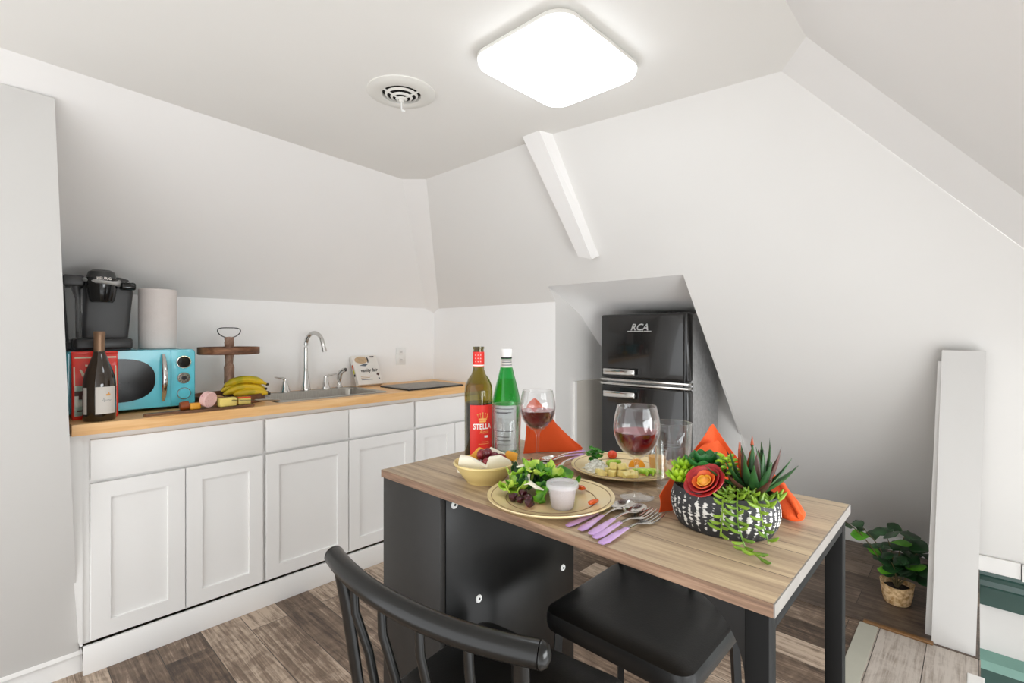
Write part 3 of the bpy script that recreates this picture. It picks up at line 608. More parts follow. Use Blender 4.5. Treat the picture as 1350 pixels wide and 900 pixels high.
MB().sweep([(0.004 + 0.034 * math.sin(PI * i / 12), 0.093, 0.040 + 0.198 * i / 12) for i in range(13)], [0.006, 0.0085] + [0.0095] * 9 + [0.0085, 0.006], [0.004, 0.006] + [0.007] * 9 + [0.006, 0.004], up=(1, 0, 0), seg=12).build('handle', M['chrome'], t)
def disc_x(m, y, z, r, x0, x1, seg=24, r1=None):
    m.sweep([(x0, y, z), (x1, y, z)], [r, r1 or r], seg=seg); return m
m = disc_x(MB(), 0.168, 0.202, 0.027, 0.0, 0.005, r1=0.025); f = m.build('clock_display', M['mw_glass'], t)
MB().sweep([(0.004, 0.168 + 0.026 * math.cos(a), 0.202 + 0.026 * math.sin(a)) for a in [2 * PI * i / 24 for i in range(24)]], 0.0025, seg=6, up=(1, 0, 0), loop=True).build('bezel', M['chrome'], f)
f = disc_x(MB(), 0.168, 0.133, 0.026, 0.0, 0.006, r1=0.024).build('selector_dial', M['chrome'], t)
m = disc_x(MB(), 0.168, 0.133, 0.009, 0.005, 0.014)
for i in range(10):
    a = 2 * PI * i / 10; m.box(0.0058, 0.0068, 0.168 + 0.018 * math.cos(a) - 0.002, 0.168 + 0.018 * math.cos(a) + 0.002, 0.133 + 0.018 * math.sin(a) - 0.002, 0.133 + 0.018 * math.sin(a) + 0.002)
m.build('markings', M['black_print'], f)
f = disc_x(MB(), 0.168, 0.066, 0.0265, 0.0, 0.007, r1=0.0255).build('dial_ring', M['chrome'], t)
disc_x(MB(), 0.168, 0.066, 0.0235, 0.006, 0.014, r1=0.022).build('dial_knob', M['aqua'], f)

# ------------------------------------------------------------------ coffee maker standing on the microwave
TOP = 1.1685
t = thing('coffee_maker', 'black single cup coffee maker standing on top of microwave', 'coffee maker', (-2.60, 0.31, TOP))
def KY(px): return 0.195 + (px - 82) * 0.002385 - 0.31
def KZ(y): return 1.49 - (y - 357) * 0.003085 - TOP
# tower: tapered, wider on top
def loop_y(y0, y1, x0, x1, r=0.02): return rrect(x0, x1, y0, y1, r, 4)
m = MB(); L = []
for z, y0, y1 in ((0.0, 92, 170), (0.02, 91, 170), (KZ(447), 92, 169), (KZ(445), 106, 170), (KZ(410), 107, 174), (KZ(385), 107.5, 176.5), (KZ(374), 108, 176), (KZ(366), 110, 170), (KZ(364), 118, 160)):
    x1 = 0.055 if z < KZ(446) else (-0.01 if z < KZ(400) else 0.0)
    L.append([m.b.verts.new((x, y, z)) for x, y in loop_y(KY(y0), KY(y1), -0.19, x1)])
n = len(L[0])
for a, c in zip(L, L[1:]):
    for i in range(n): m.b.faces.new((a[i], a[(i + 1) % n], c[(i + 1) % n], c[i]))
m.b.faces.new(L[0][::-1]); m.b.faces.new(L[-1]); m.build('tower', M['grey_plastic'], t)
MB().box(0.0, 0.115, KY(93), KY(168), 0.004, 0.048, 0.010, 3).build('drip_tray', M['black_plastic'], t)
m = MB().lathe([(0, KZ(399)), (0.036, KZ(399)), (0.043, KZ(396)), (0.052, KZ(376)), (0.052, KZ(368)), (0, KZ(368))], 28, (0.045, KY(130), 0), sy=0.96)
m.build('brew_head', M['dark_gloss'], t)
MB().sweep([(0.0, KY(106), KZ(369)), (0.055, KY(111), KZ(371)), (0.090, KY(121), KZ(373)), (0.102, KY(131), KZ(374)), (0.090, KY(142), KZ(374.5)), (0.055, KY(151), KZ(374)), (0.0, KY(156), KZ(372))], [0.007] * 7, [0.008, 0.009, 0.008, 0.007, 0.008, 0.012, 0.016], seg=10).build('silver_band', M['silver_plastic'], t)
m = MB().lathe([(0.0, KZ(357)), (0.030, KZ(357.6)), (0.042, KZ(360)), (0.047, KZ(366)), (0.047, KZ(371)), (0, KZ(371))], 28, (0.05, KY(129.5), 0), sy=0.98)
f = m.build('lid_handle', M['grey_plastic'], t)
MB().text('KEURIG', 0.014, lambda x, y, z: (0.05 + 0.049 * math.cos(x / 0.049), KY(130.5) + 0.048 * math.sin(x / 0.049), KZ(369.2) + y), bold=0.0004).build('lettering', M['white_print'], f, fix=False)
m = MB().box(-0.13, 0.045, KY(156), KY(177), KZ(381), KZ(371), 0.008, 3); f = m.build('button_panel', M['dark_gloss'], t)
for i in range(3): MB().lathe([(0, 0.0), (0.004, 0.0), (0.004, 0.0015), (0, 0.002)], 12, (0.045 - 0.016 * 0, KY(160 + i * 6), 0)).xf(Matrix.Translation((0, 0, KZ(371) + 0.0))).build('button', M['silver_plastic'], f)
MB().box(-0.12, 0.03, KY(82), KY(109), KZ(379), KZ(365), 0.008, 3).build('reservoir_lid', M['grey_plastic'], t)
m = MB(); oo = loop_y(KY(85), KY(107), -0.11, 0.02, 0.012)
L = [[m.b.verts.new((x, y, z)) for x, y in oo] for z in (0.03, KZ(379))]
for i in range(len(oo)): m.b.faces.new((L[0][i], L[0][(i + 1) % len(oo)], L[1][(i + 1) % len(oo)], L[1][i]))
m.build('reservoir', M['clear_glass'], t)
MB().box(-0.115, 0.025, KY(84), KY(108), 0.004, 0.032, 0.006).build('reservoir_base', M['black_plastic'], t)
MB().sweep([(0.015, KY(82.5), KZ(378)), (0.015, KY(84), KZ(400)), (0.015, KY(88), 0.03)], 0.0045, seg=8).build('reservoir_edge', M['black_plastic'], t)
MB().sweep([(0.01, KY(98), KZ(379)), (0.01, KY(101), KZ(395)), (0.01, KY(101.5), 0.03)], [0.016, 0.009, 0.008], seg=10).build('post', M['grey_plastic'], t)

# paper towel roll
t = thing('paper_towel_roll', 'pale paper towel roll upright on top of microwave', 'paper towel', (-2.65, 0.514, TOP))
MB().lathe([(0.021, 0.0), (0.066, 0.0), (0.0705, 0.004), (0.0705, 0.258), (0.067, 0.262), (0.021, 0.262)], 40, loop=True).build('roll', M['paper'], t)
MB().lathe([(0.0205, 0.001), (0.0205, 0.261), (0.019, 0.261), (0.019, 0.001)], 24, loop=True).build('core', M['tan_print'], t)

# ------------------------------------------------------------------ red food bag
t = thing('food_bag', 'glossy red printed food bag behind the small wine bottle', 'bag', (-2.488, 0.281, 0.910), 0.0)
m = MB()
L = []
for z, hy, hx in ((0, 0.066, 0.022), (0.004, 0.069, 0.025), (0.08, 0.069, 0.026), (0.17, 0.069, 0.020), (0.222, 0.069, 0.008), (0.232, 0.069, 0.003), (0.256, 0.069, 0.002)):
    L.append([m.b.verts.new((x, y, z)) for x, y in rrect(-hx, hx, -hy, hy, min(hx * 0.9, 0.008), 3)])
n = len(L[0])
for a, c in zip(L, L[1:]):
    for i in range(n): m.b.faces.new((a[i], a[(i + 1) % n], c[(i + 1) % n], c[i]))
m.b.faces.new(L[0][::-1]); m.b.faces.new(L[-1]); m.build('pouch', M['red_pack'], t)
def bx(z):
    P = [(0, 0.022), (0.004, 0.025), (0.08, 0.026), (0.17, 0.020), (0.222, 0.008), (0.232, 0.003), (0.256, 0.002)]
    for (a, xa), (c, xc) in zip(P, P[1:]):
        if z <= c: return xa + (xc - xa) * (z - a) / (c - a) + 0.0006
    return 0.003
def decal(m, y0, y1, z0, z1, off=0.0, nz=4):
    m.sheet(2, nz, lambda u, v: (bx(z0 + (z1 - z0) * v) + off, y0 + (y1 - y0) * u, z0 + (z1 - z0) * v), 0.0004); return m
m = decal(MB(), -0.062, 0.062, 0.014, 0.128); m.build('picture_panel', M['teal_print'], t)
for a_ in ((-0.062, -0.040, 0.09, 0.108), (-0.05, -0.018, 0.076, 0.098), (0.04, 0.06, 0.086, 0.104), (-0.055, -0.02, 0.03, 0.036), (0.038, 0.058, 0.044, 0.05)):
    decal(MB(), *a_, 0.0006).build('brown_picture', M['brown_print'], t)
m = MB(); decal(m, -0.064, -0.060, 0.13, 0.20, 0.0004); decal(m, 0.058, 0.063, 0.12, 0.20, 0.0004); decal(m, -0.06, 0.064, 0.230, 0.236, 0.0006, 2); decal(m, -0.03, 0.0, 0.200, 0.206, 0.0004); decal(m, -0.03, -0.005, 0.182, 0.188, 0.0004); decal(m, 0.04, 0.05, 0.155, 0.158, 0.0004)
m.sweep([(bx(0.19), -0.045, 0.188), (bx(0.17), -0.036, 0.168), (bx(0.15), -0.027, 0.150), (bx(0.13), -0.016, 0.130)], [0.003, 0.005, 0.005, 0.003], 0.001, up=(1, 0, 0), seg=6)
m.build('cream_print', M['cream'], t)
MB().box(0.0, 0.006, -0.07, 0.07, 0.246, 0.257, 0.002).build('top_fold', M['red_pack'], t)

# ------------------------------------------------------------------ bottles
def ring_label(mb, r, z0, z1, a0, a1, n=16, off=0.0005):
    mb.sheet(n, 2, lambda u, v: ((r + off) * math.cos(a0 + (a1 - a0) * u), (r + off) * math.sin(a0 + (a1 - a0) * u), z0 + (z1 - z0) * v), -0.0003); return mb
def cyl_text(mb, body, size, r, ang, z, width=None, bold=0.0, shear=0.0):
    mb.text(body, size, lambda x, y, d: ((r + 0.0011) * math.cos(ang + x / r), (r + 0.0011) * math.sin(ang + x / r), z + y), shear=shear, bold=bold, width=width); return mb
CAMA = math.atan2(-0.285, 2.41)
t = thing('wine_bottle', 'dark wine bottle with white label and copper foil, before the red bag', 'wine bottle', (-2.402, 0.284, 0.910))
k = 1.0
prof = [(0, 0.004), (0.03, 0.0), (0.046, 0.001), (0.049, 0.006), (0.049, 0.135), (0.047, 0.158), (0.040, 0.186), (0.030, 0.215), (0.020, 0.245), (0.0165, 0.262), (0.0158, 0.30)]
MB().lathe(prof, 36).build('glass_body', M['wine_dark'], t)
MB().lathe([(0.0162, 0.253), (0.0172, 0.254), (0.0172, 0.318), (0.0182, 0.319), (0.0182, 0.330), (0.0165, 0.333), (0, 0.333)], 28).build('foil_capsule', M['gold_foil'], t)
f = ring_label(MB(), 0.049, 0.028, 0.128, -0.35, 1.0).build('label', M['white_label'], t)
m = MB(); m.sweep([(0.0496 * math.cos(a), 0.0496 * math.sin(a), 0.076 + h) for a, h in ((0.08, 0.0), (0.14, 0.012), (0.17, -0.004), (0.24, 0.005), (0.28, -0.002), (0.34, 0.004), (0.40, -0.002), (0.47, 0.004), (0.54, -0.001), (0.62, 0.003))], 0.0007, seg=5); m.build('script_stroke', M['grey_print'], f)
m = MB(); ring_label(m, 0.0496, 0.095, 0.101, 0.28, 0.56, 5); ring_label(m, 0.0496, 0.101, 0.106, 0.4, 0.5, 4); m.build('emblem', M['gold_print'], f)
ring_label(MB(), 0.049, 0.028, 0.126, -1.25, -0.92, 6).build('back_label', M['white_label'], t)

# ------------------------------------------------------------------ two tier wooden tray with fruit
t = thing('tiered_tray', 'two tier round wooden tray with turned post and wire handle', 'tiered tray', (-2.612, 0.790, 0.910))
MB().lathe([(0, 0.0), (0.150, 0.0), (0.156, 0.004), (0.156, 0.040), (0.148, 0.040), (0.147, 0.012), (0, 0.011)], 48).build('lower_tray', M['tray_wood'], t)
MB().lathe([(0, 0.228), (0.128, 0.228), (0.131, 0.231), (0.131, 0.262), (0.124, 0.262), (0.123, 0.240), (0, 0.239)], 48).build('upper_tray', M['tray_wood'], t)
MB().lathe([(0, 0.011), (0.020, 0.011), (0.022, 0.03), (0.019, 0.042), (0.022, 0.055), (0.023, 0.072), (0.018, 0.082), (0.023, 0.092), (0.021, 0.11), (0.022, 0.15), (0.0225, 0.165), (0.017, 0.182), (0.018, 0.21), (0.021, 0.228)], 24).build('post', M['tray_post'], t)
MB().lathe([(0.020, 0.239), (0.020, 0.275), (0.021, 0.285), (0.019, 0.292), (0.021, 0.30), (0.018, 0.309), (0, 0.311)], 24).build('post_top', M['tray_post'], t)
MB().sweep([(0, 0.050 * math.cos(a) * (1.0 - 0.1 * math.sin(a)), 0.336 + 0.024 * math.sin(a) + 0.006 * math.cos(2 * a)) for a in [2 * PI * i / 32 for i in range(32)]], 0.0022, seg=8, up=(1, 0, 0), loop=True).build('wire_handle', M['wire'], t)
def banana(name, c, ang, length, bend, tilt, par, r=0.019, mat='banana'):
    pts = []; ws = []
    d = Vector((math.cos(ang), math.sin(ang), 0)); up = Vector((0, 0, 1)); sd = Vector((-d.y, d.x, 0)); n = 16
    for i in range(n):
        s_ = i / (n - 1); x = (s_ - 0.5) * length
        pts.append(Vector(c) + d * x + (up * math.cos(tilt) + sd * math.sin(tilt)) * (bend * (1 - (2 * s_ - 1) ** 2)))
        ws.append(r * (0.30 if i == 0 else 0.62 if i == 1 else 0.85 if i == 2 else 1.0 if i < n - 4 else 0.86 if i == n - 4 else 0.62 if i == n - 3 else 0.34 if i == n - 2 else 0.30))
    f = MB().sweep(pts, ws, seg=9).build(name, M[mat], par)
    MB().sweep([pts[-1] - d * 0.004, pts[-1] + d * 0.008], [r * 0.36, r * 0.3], seg=8).build('stem', M['banana_tip'], f)
    MB().sweep([pts[0] + d * 0.003, pts[0] - d * 0.003], [r * 0.34, r * 0.22], seg=8).build('tip', M['banana_tip'], f)
t = thing('banana_bunch', 'bunch of ripe yellow bananas on the lower tray tier', 'bananas', (-2.545, 0.842, 0.930))
for c, a, ln, bd, ti in (((0.0, 0.0, 0.020), 1.35, 0.185, 0.030, 0.3), ((-0.030, 0.0, 0.034), 1.45, 0.19, 0.034, 0.15), ((0.022, 0.016, 0.016), 1.15, 0.15, 0.014, 0.9), ((-0.012, 0.004, 0.058), 1.30, 0.18, 0.028, -0.1)):
    banana('banana', c, a, ln, bd, ti, t)
m = MB().lathe([(0.0, 0.0), (0.020, 0.002), (0.028, 0.014), (0.026, 0.028), (0.014, 0.034), (0.004, 0.030), (0.0, 0.026)], 24)
tag(m.build('bread_roll', M['bread'], loc=(-2.508, 0.708, 0.9215)), 'small tan bread roll on the lower tray left of the post', 'bread roll')

# ------------------------------------------------------------------ serving board with snacks
BY = 0.855
t = thing('serving_board', 'dark wooden serving board with long handle near counter edge', 'serving board', (-2.385, 0.62, 0.910), 0.04)
m = MB(); ol = []
for s_, w in ((-0.205, 0.006), (-0.20, 0.012), (-0.17, 0.013), (-0.10, 0.013), (-0.075, 0.022), (-0.05, 0.036), (-0.02, 0.040), (0.18, 0.040), (0.195, 0.034), (0.20, 0.02)): ol.append((s_, w))
pts = [(-w, y, 0.0) for y, w in ol] + [(w, y, 0.0) for y, w in ol[::-1]]
m.prism(pts, (0, 0, 0.010)); m.build('board', M['board_wood'], t, smooth=False)
B0 = 0.920
tag(MB().box(-0.015, 0.015, -0.019, 0.019, 0, 0.026, 0.005, 3).build('cheese_wedge', [M['cheddar']], loc=(-2.382, 0.590, B0)), 'orange cheddar piece with dark rind at the board handle end', 'cheese')
m = MB().sweep([(0, -0.022, 0.026), (0, -0.006, 0.027), (0, 0.016, 0.029)], [0.020, 0.0225, 0.022], seg=28); o = m.build('sausage_end', M['sausage'], loc=(-2.388, 0.556, B0 - 0.0045), smooth=True)
tag(o, 'short brown smoked sausage end beside the cheddar piece', 'sausage'); o.rotation_euler = (0, 0, 0); o.scale = (0.8, 0.8, 0.8)
m = MB().lathe([(0, 0.0), (0.030, 0.0), (0.033, 0.003), (0.033, 0.026), (0.030, 0.029), (0, 0.029)], 36)
o = tag(m.build('salami', M['salami']), 'round pink salami standing with its cut face forward', 'salami'); o.matrix_world = Matrix.Translation((-2.362, 0.644, B0 + 0.0345)) @ Matrix.Rotation(math.radians(-62), 4, 'Z') @ Matrix.Rotation(math.radians(80), 4, 'X')
o = tag(MB().box(-0.02, 0.02, -0.034, 0.034, 0, 0.036, 0.004, 3).build('cheese_block', M['cheese_yellow'], loc=(-2.384, 0.712, B0)), 'rectangular block of pale yellow cheese on serving board', 'cheese'); o.rotation_euler = (0, 0, 0.06)
o = tag(MB().box(-0.017, 0.017, -0.026, 0.026, 0, 0.030, 0.005, 3).build('cheese_chunk', M['cheese_yellow'], loc=(-2.392, 0.782, B0)), 'smaller rind topped cheese chunk under the knife', 'cheese')
MB().box(-0.0172, 0.0172, -0.026, 0.026, 0.028, 0.0335, 0.002).build('rind', M['tomato'], o)['label'] = 'reddish rind'
t = thing('knife', 'steel knife leaning off the serving board towards the sink', 'knife', (-2.360, 0.80, B0 + 0.012), 0.0)
MB().sweep([(0, -0.075, 0.014), (0, -0.03, 0.0105), (0, 0.02, 0.006)], [0.003, 0.009, 0.009], 0.001, seg=8).build('blade', M['black_plastic'], t)
MB().sweep([(0, 0.018, 0.006), (0.002, 0.06, 0.003), (0.004, 0.115, -0.002), (0.005, 0.125, -0.003)], [0.006, 0.008, 0.008, 0.004], [0.004, 0.005, 0.005, 0.003], seg=10).build('handle', M['steel'], t)

# ------------------------------------------------------------------ napkin box leaning on the wall
t = thing('napkin_box', 'white printed paper napkin box leaning against the sink wall', 'box', (-2.740, 1.629, 0.9245))
lean = Matrix.Rotation(math.radians(-27.5), 4, 'Y')
bw, bh, bt = 0.086, 0.198, 0.030
m = MB().box(-bt, 0, -bw, bw, 0, bh, 0.002); m.xf(lean); m.build('carton', M['box_card'], t)
def onbox(y, z, d=0.0008): return lean @ Vector((d, y, z))
def bdecal(pts, mat, name, d=0.0008):
    MB().prism([onbox(y, z, d - 0.0006) for y, z in pts], lean @ Vector((0.0006, 0, 0))).build(name, M[mat], t)
bdecal([(-0.028 + 0.045 * math.cos(a), 0.165 + 0.024 * math.sin(a)) for a in [2 * PI * i / 24 for i in range(24)]], 'tan_print', 'plate_picture')
bdecal([(0.008 + 0.010 * math.cos(a) + 0.004, 0.165 + 0.022 * math.sin(a)) for a in [-1.5 + 3.0 * i / 12 for i in range(13)]], 'black_print', 'plate_shadow', 0.0012)
bdecal([(-0.05, 0.128), (-0.01, 0.122), (0.01, 0.134), (-0.005, 0.142)], 'grey_print', 'ribbon_picture')
m = MB().text('vanity fair', 0.034, lambda x, y, z: onbox(x + 0.008, y + 0.094, 0.001), shear=0.25, bold=0.0006, width=0.118); m.build('lettering', M['black_print'], t, fix=False)
bdecal([(0.038, 0.182), (0.066, 0.182), (0.066, 0.190), (0.038, 0.190)], 'black_print', 'small_mark')
bdecal([(0.052, 0.064), (0.064, 0.054), (0.074, 0.064), (0.064, 0.076)], 'brown_print', 'heart_mark')
for i, (z, w) in enumerate(((0.052, 0.08), (0.042, 0.06), (0.030, 0.078))):
    bdecal([(-0.058, z), (-0.058 + w, z), (-0.058 + w, z + 0.004), (-0.058, z + 0.004)], 'grey_print' if i == 2 else 'tan_print', 'printed_line')
bdecal([(0.060, 0.030), (0.070, 0.030), (0.070, 0.040), (0.060, 0.040)], 'grey_print', 'stamp_mark')
for z0, z1, mt in ((0.11, 0.14, 'pepper'), (0.08, 0.105, 'yellow_print'), (0.062, 0.078, 'black_print')):
    MB().prism([lean @ Vector((x, -bw - 0.0006, z)) for x, z in ((-0.024, z0), (-0.008, z0), (-0.008, z1), (-0.024, z1))], (0, 0.0005, 0)).build('side_print', M[mt], t)

# ------------------------------------------------------------------ fridge
t = thing('fridge', 'black two door retro fridge standing in the wall alcove', 'fridge', (-1.322, 2.42, 0.0))
W = 0.261
MB().box(-W + 0.004, W - 0.004, 0.055, 0.40, 0.03, 1.338, 0.012, 3).build('body', M['fridge_side'], t)
def fdoor(z0, z1): return MB().box(-W, W, 0.0, 0.058, z0, z1, 0.014, 4)
for z0, z1, hz in ((0.988, 1.345, 1.024), (0.045, 0.950, 0.899)):
    d = fdoor(z0, z1).build('door', M['fridge_black'], t)
    hd = MB().box(-0.230, -0.032, -0.026, -0.014, hz - 0.017, hz + 0.017, 0.005, 3); hd.box(-0.222, -0.205, -0.016, 0.003, hz - 0.012, hz + 0.012); hd.box(-0.060, -0.042, -0.016, 0.003, hz - 0.012, hz + 0.012)
    hd.build('handle', M['chrome'], d)
for z in (0.955, 0.978): MB().box(-W, W, -0.002, 0.056, z - 0.006, z + 0.006, 0.002).build('chrome_strip', M['chrome'], t)
MB().box(W - 0.030, W - 0.018, -0.0012, 0.003, 0.05, 1.33, 0.001).build('edge_strip', M['dark_gloss'], t)
m = MB().text('RCA', 0.050, lambda x, y, z: (x - 0.016, -0.0015 - 0 * z, y + 1.270), shear=0.35, bold=0.001, width=0.105)
for x0, x1 in ((-0.086, -0.052), (-0.050, 0.010), (0.014, 0.056)): m.box(x0, x1, -0.0025, 0.0, 1.247, 1.2515)
m.build('lettering', M['silver_plastic'], t, fix=False)
for x in (-0.2, 0.2):
    for y in (0.08, 0.36): MB().lathe([(0, 0), (0.016, 0), (0.018, 0.032), (0, 0.032)], 16, (x, y, 0.0)).build('foot', M['black_plastic'], t)

# ------------------------------------------------------------------ table
TX0, TX1, TY0, TY1, TZ = -1.083, -0.185, 0.672, 1.171, 0.895
t = thing('dining_table', 'counter height wood top table with black storage base and legs', 'table', (0, 0, 0))
MB().box(TX0, TX1 - 0.001, TY0 + 0.001, TY1, TZ - 0.018, TZ, 0.0012).build('tabletop', M['table_top'], t)
MB().box(TX0, TX1 - 0.001, TY0 - 0.0008, TY0 + 0.0012, TZ - 0.0178, TZ - 0.0006).build('front_edge', M['table_edge'], t)
MB().box(TX1 - 0.0012, TX1 + 0.0008, TY0, TY1, TZ - 0.0178, TZ - 0.0004).build('lit_end_edge', M['lit_end_edge'], t)
CAPS = ((0.716, 0.850), (1.113, 0.573), (0.790, 0.611), (1.113, 0.20), (0.740, 0.20))
MB().box(TX0 + 0.004, -0.8545, TY0 + 0.003, TY0 + 0.018, 0.0, TZ - 0.018, 0.001).build('end_panel', M['charcoal_panel'], t)
pan = MB().box(-0.870, -0.854, TY0 + 0.020, TY1 - 0.006, 0.0, TZ - 0.018, 0.001).build('side_panel', M['black_panel'], t)
for y, z in CAPS:
    f = MB().sweep([(-0.8545, y, z), (-0.8515, y, z)], [0.0095, 0.0082], seg=20).build('screw_cap', M['white_plastic'], pan)
    MB().sweep([(-0.852, y, z), (-0.8508, y, z)], 0.003, seg=12).build('socket', M['black_print'], f)
MB().box(TX0 + 0.004, TX0 + 0.019, TY0 + 0.020, TY1 - 0.006, 0.0, TZ - 0.018, 0.001).build('side_panel', M['black_panel'], t)
for z in (0.04, 0.34, 0.62): MB().box(TX0 + 0.019, -0.870, TY0 + 0.020, TY1 - 0.012, z, z + 0.015, 0.001).build('shelf', M['black_panel'], t)
for y in (TY0 + 0.004, TY1 - 0.034): MB().box(-0.222, -0.192, y, y + 0.030, 0.0, TZ - 0.018, 0.002).build('leg', M['leg_side'], t)
MB().box(-0.222, -0.192, TY0 + 0.034, TY1 - 0.034, TZ - 0.048, TZ - 0.018, 0.002).build('end_rail', M['leg_side'], t)
MB().box(-0.222, -0.192, TY0 + 0.034, TY1 - 0.034, 0.08, 0.11, 0.002).build('end_rail', M['leg_side'], t)
for y in (TY0 + 0.006, TY1 - 0.026):
    pts = [(-0.222, y, TZ - 0.018), (-0.305, y, TZ - 0.018)] + [(-0.222 - 0.083 * (1 - math.sin(a)), y, TZ - 0.018 - 0.10 * (1 - math.cos(a))) for a in [PI / 2 * i / 12 for i in range(1, 13)]]
    MB().prism(pts, (0, 0.02, 0)).build('corner_bracket', M['black_panel'], t, smooth=False)

# ------------------------------------------------------------------ counter chairs
def make_chair(label):
    t = thing('counter_chair', label, 'chair', (0, 0, 0), 0, 'black counter chairs at the table')
    SH = 0.585; hw = 0.180
    m = MB(); R_ = []
    for k, z in ((0.93, SH - 0.045), (0.985, SH - 0.042), (1.0, SH - 0.030), (1.0, SH - 0.014), (0.985, SH - 0.003), (0.94, SH + 0.001), (0.6, SH + 0.004)):
        R_.append([m.b.verts.new((x * k, y * k, z)) for x, y in rrect(-hw, hw, -0.175, 0.175, 0.035, 5)])
    n = len(R_[0])
    for a, c in zip(R_, R_[1:]):
        for i in range(n): m.b.faces.new((a[i], a[(i + 1) % n], c[(i + 1) % n], c[i]))
    m.b.faces.new(R_[0][::-1]); m.b.faces.new(R_[-1]); m.build('seat', M['seat_black'], t)
    RZ = 0.842; pts = []
    def rail(s_): return (-0.212 + 0.424 * s_, -0.190 - 0.038 * (1 - (2 * s_ - 1) ** 2), RZ + 0.004 * math.cos(PI * s_))
    n = 25; P = [rail(i / (n - 1)) for i in range(n)]
    w = [0.0165] * n
    e0 = [lerp(P[0], P[1], -0.75), lerp(P[0], P[1], -0.55), lerp(P[0], P[1], -0.25)]; e1 = [lerp(P[-1], P[-2], -0.25), lerp(P[-1], P[-2], -0.55), lerp(P[-1], P[-2], -0.75)]
    MB().sweep(P, w, seg=18).build('top_rail', M['chair_black'], t)
    for e_, q_ in ((e0[::-1], P[0]), (e1, P[-1])): MB().sweep([lerp(q_, e_[0], 0.12), lerp(q_, e_[0], 0.3)] + e_, [0.0150, 0.0168, 0.0166, 0.0130, 0.0050], seg=18).build('end_cap', M['chair_black'], t)
    for s_, xb in ((0.055, -0.165), (0.945, 0.165)):
        p = rail(s_); MB().sweep([(p[0], p[1], p[2] - 0.008), (p[0] * 0.96, p[1] + 0.012, 0.76), (xb, -0.165, SH - 0.02)], [0.0125, 0.014, 0.0125], [0.008, 0.0085, 0.008], up=(0, 1, 0), seg=12).build('back_post', M['chair_black'], t)
    for s_ in (0.21, 0.40, 0.59, 0.78):
        p = rail(s_); xb = -0.165 + 0.33 * ((s_ - 0.055) / 0.89)
        MB().sweep([(p[0], p[1], p[2] - 0.008), (p[0], p[1] + 0.002, 0.79), (lerp((p[0],), (xb,), 0.5)[0], p[1] + 0.022, 0.72), (xb, -0.165, SH - 0.02)], [0.0065, 0.007, 0.0075, 0.007], seg=10, up=(0, 1, 0)).build('spindle', M['chair_black'], t)
    for sx in (-1, 1):
        for sy in (-1, 1):
            MB().sweep([(sx * 0.150, sy * 0.142, SH - 0.035), (sx * 0.172, sy * 0.160, 0.0)], [0.0125, 0.0105], seg=4, up=(0, 1, 0)).build('leg', M['black_metal'], t, smooth=False)
    for z, a, c in ((0.22, (-0.166, -0.155), (0.166, -0.155)), (0.18, (-0.166, 0.155), (0.166, 0.155)), (0.26, (-0.164, -0.153), (-0.164, 0.153)), (0.26, (0.164, -0.153), (0.164, 0.153))):
        MB().sweep([(a[0], a[1], z), (c[0], c[1], z)], 0.008, seg=8, up=(0, 0, 1)).build('stretcher', M['black_metal'], t)
    return t
ch = make_chair('black chair in front, its curved spindle back towards the viewer'); ch.location = (-0.626, 0.627, 0); ch.rotation_euler = (0, 0, math.radians(7.1))
c2_ = copy_tree(ch); c2_['label'] = 'black chair pushed under the table from the far side'; c2_.location = (-0.572, 1.069, 0); c2_.rotation_euler = (0, 0, PI)

# ------------------------------------------------------------------ on the table
# tall wine bottle, red label
t = thing('wine_bottle', 'tall olive green wine bottle with red label, open, beside the green water bottle', 'wine bottle', (-1.006, 0.930, TZ))
MB().lathe([(0, 0.006), (0.03, 0.001), (0.036, 0.001), (0.0385, 0.006), (0.0385, 0.178), (0.037, 0.196), (0.030, 0.213), (0.020, 0.227), (0.0155, 0.24), (0.0145, 0.262), (0.0142, 0.296), (0.0155, 0.297), (0.0155, 0.303), (0.012, 0.303), (0.0115, 0.25)], 40).build('glass_body', M['olive_glass'], t)
MB().lathe([(0, 0.008), (0.036, 0.008), (0.0365, 0.012), (0.0365, 0.150), (0, 0.150)], 40).build('wine', M['bottle_wine'], t)
m = MB().lathe([(0.0152, 0.247), (0.0158, 0.247), (0.0160, 0.250), (0.0160, 0.289), (0.0152, 0.289)], 32); f = m.build('neck_foil', M['red_label'], t)
ring_label(MB(), 0.0160, 0.250, 0.2535, -PI, PI, 32).build('foil_band', M['white_print'], f)
for i in range(3):
    for j in range(3):
        a = -0.83 + (i - 1) * 0.45
        MB().ball((0.0162 * math.cos(a), 0.0162 * math.sin(a), 0.262 + j * 0.009), 0.0013, 1).build('dot', M['white_print'], f)
LA = math.atan2(-0.93, 1.006) + 0.30   # label turned a little to the right
f = ring_label(MB(), 0.0385, 0.012, 0.146, LA - 0.92, LA + 0.92, 24).build('label', M['red_label'], t)
m = MB(); cyl_text(m, 'STELLA', 0.020, 0.0388, LA - 0.02, 0.088, width=0.052, bold=0.0005); m.build('lettering', M['white_print'], f, fix=False)
m = MB(); cyl_text(m, 'Rosa', 0.013, 0.0388, LA + 0.08, 0.074, shear=0.4); m.build('script_lettering', M['gold_print'], f, fix=False)
def onc(a, z, r=0.0396): return (r * math.cos(LA + a), r * math.sin(LA + a), z)
m = MB(); ring_label(m, 0.0388, 0.106, 0.1105, LA - 0.30, LA + 0.30, 8)
for a in (-0.36, -0.18, 0.0, 0.18, 0.36): m.sweep([onc(a * 0.75, 0.1105), onc(a, 0.117 + 0.006 * (1 - abs(a) * 2))], [0.0034, 0.0014], 0.0005, seg=6); m.ball(onc(a, 0.119 + 0.006 * (1 - abs(a) * 2)), 0.0022, 1)
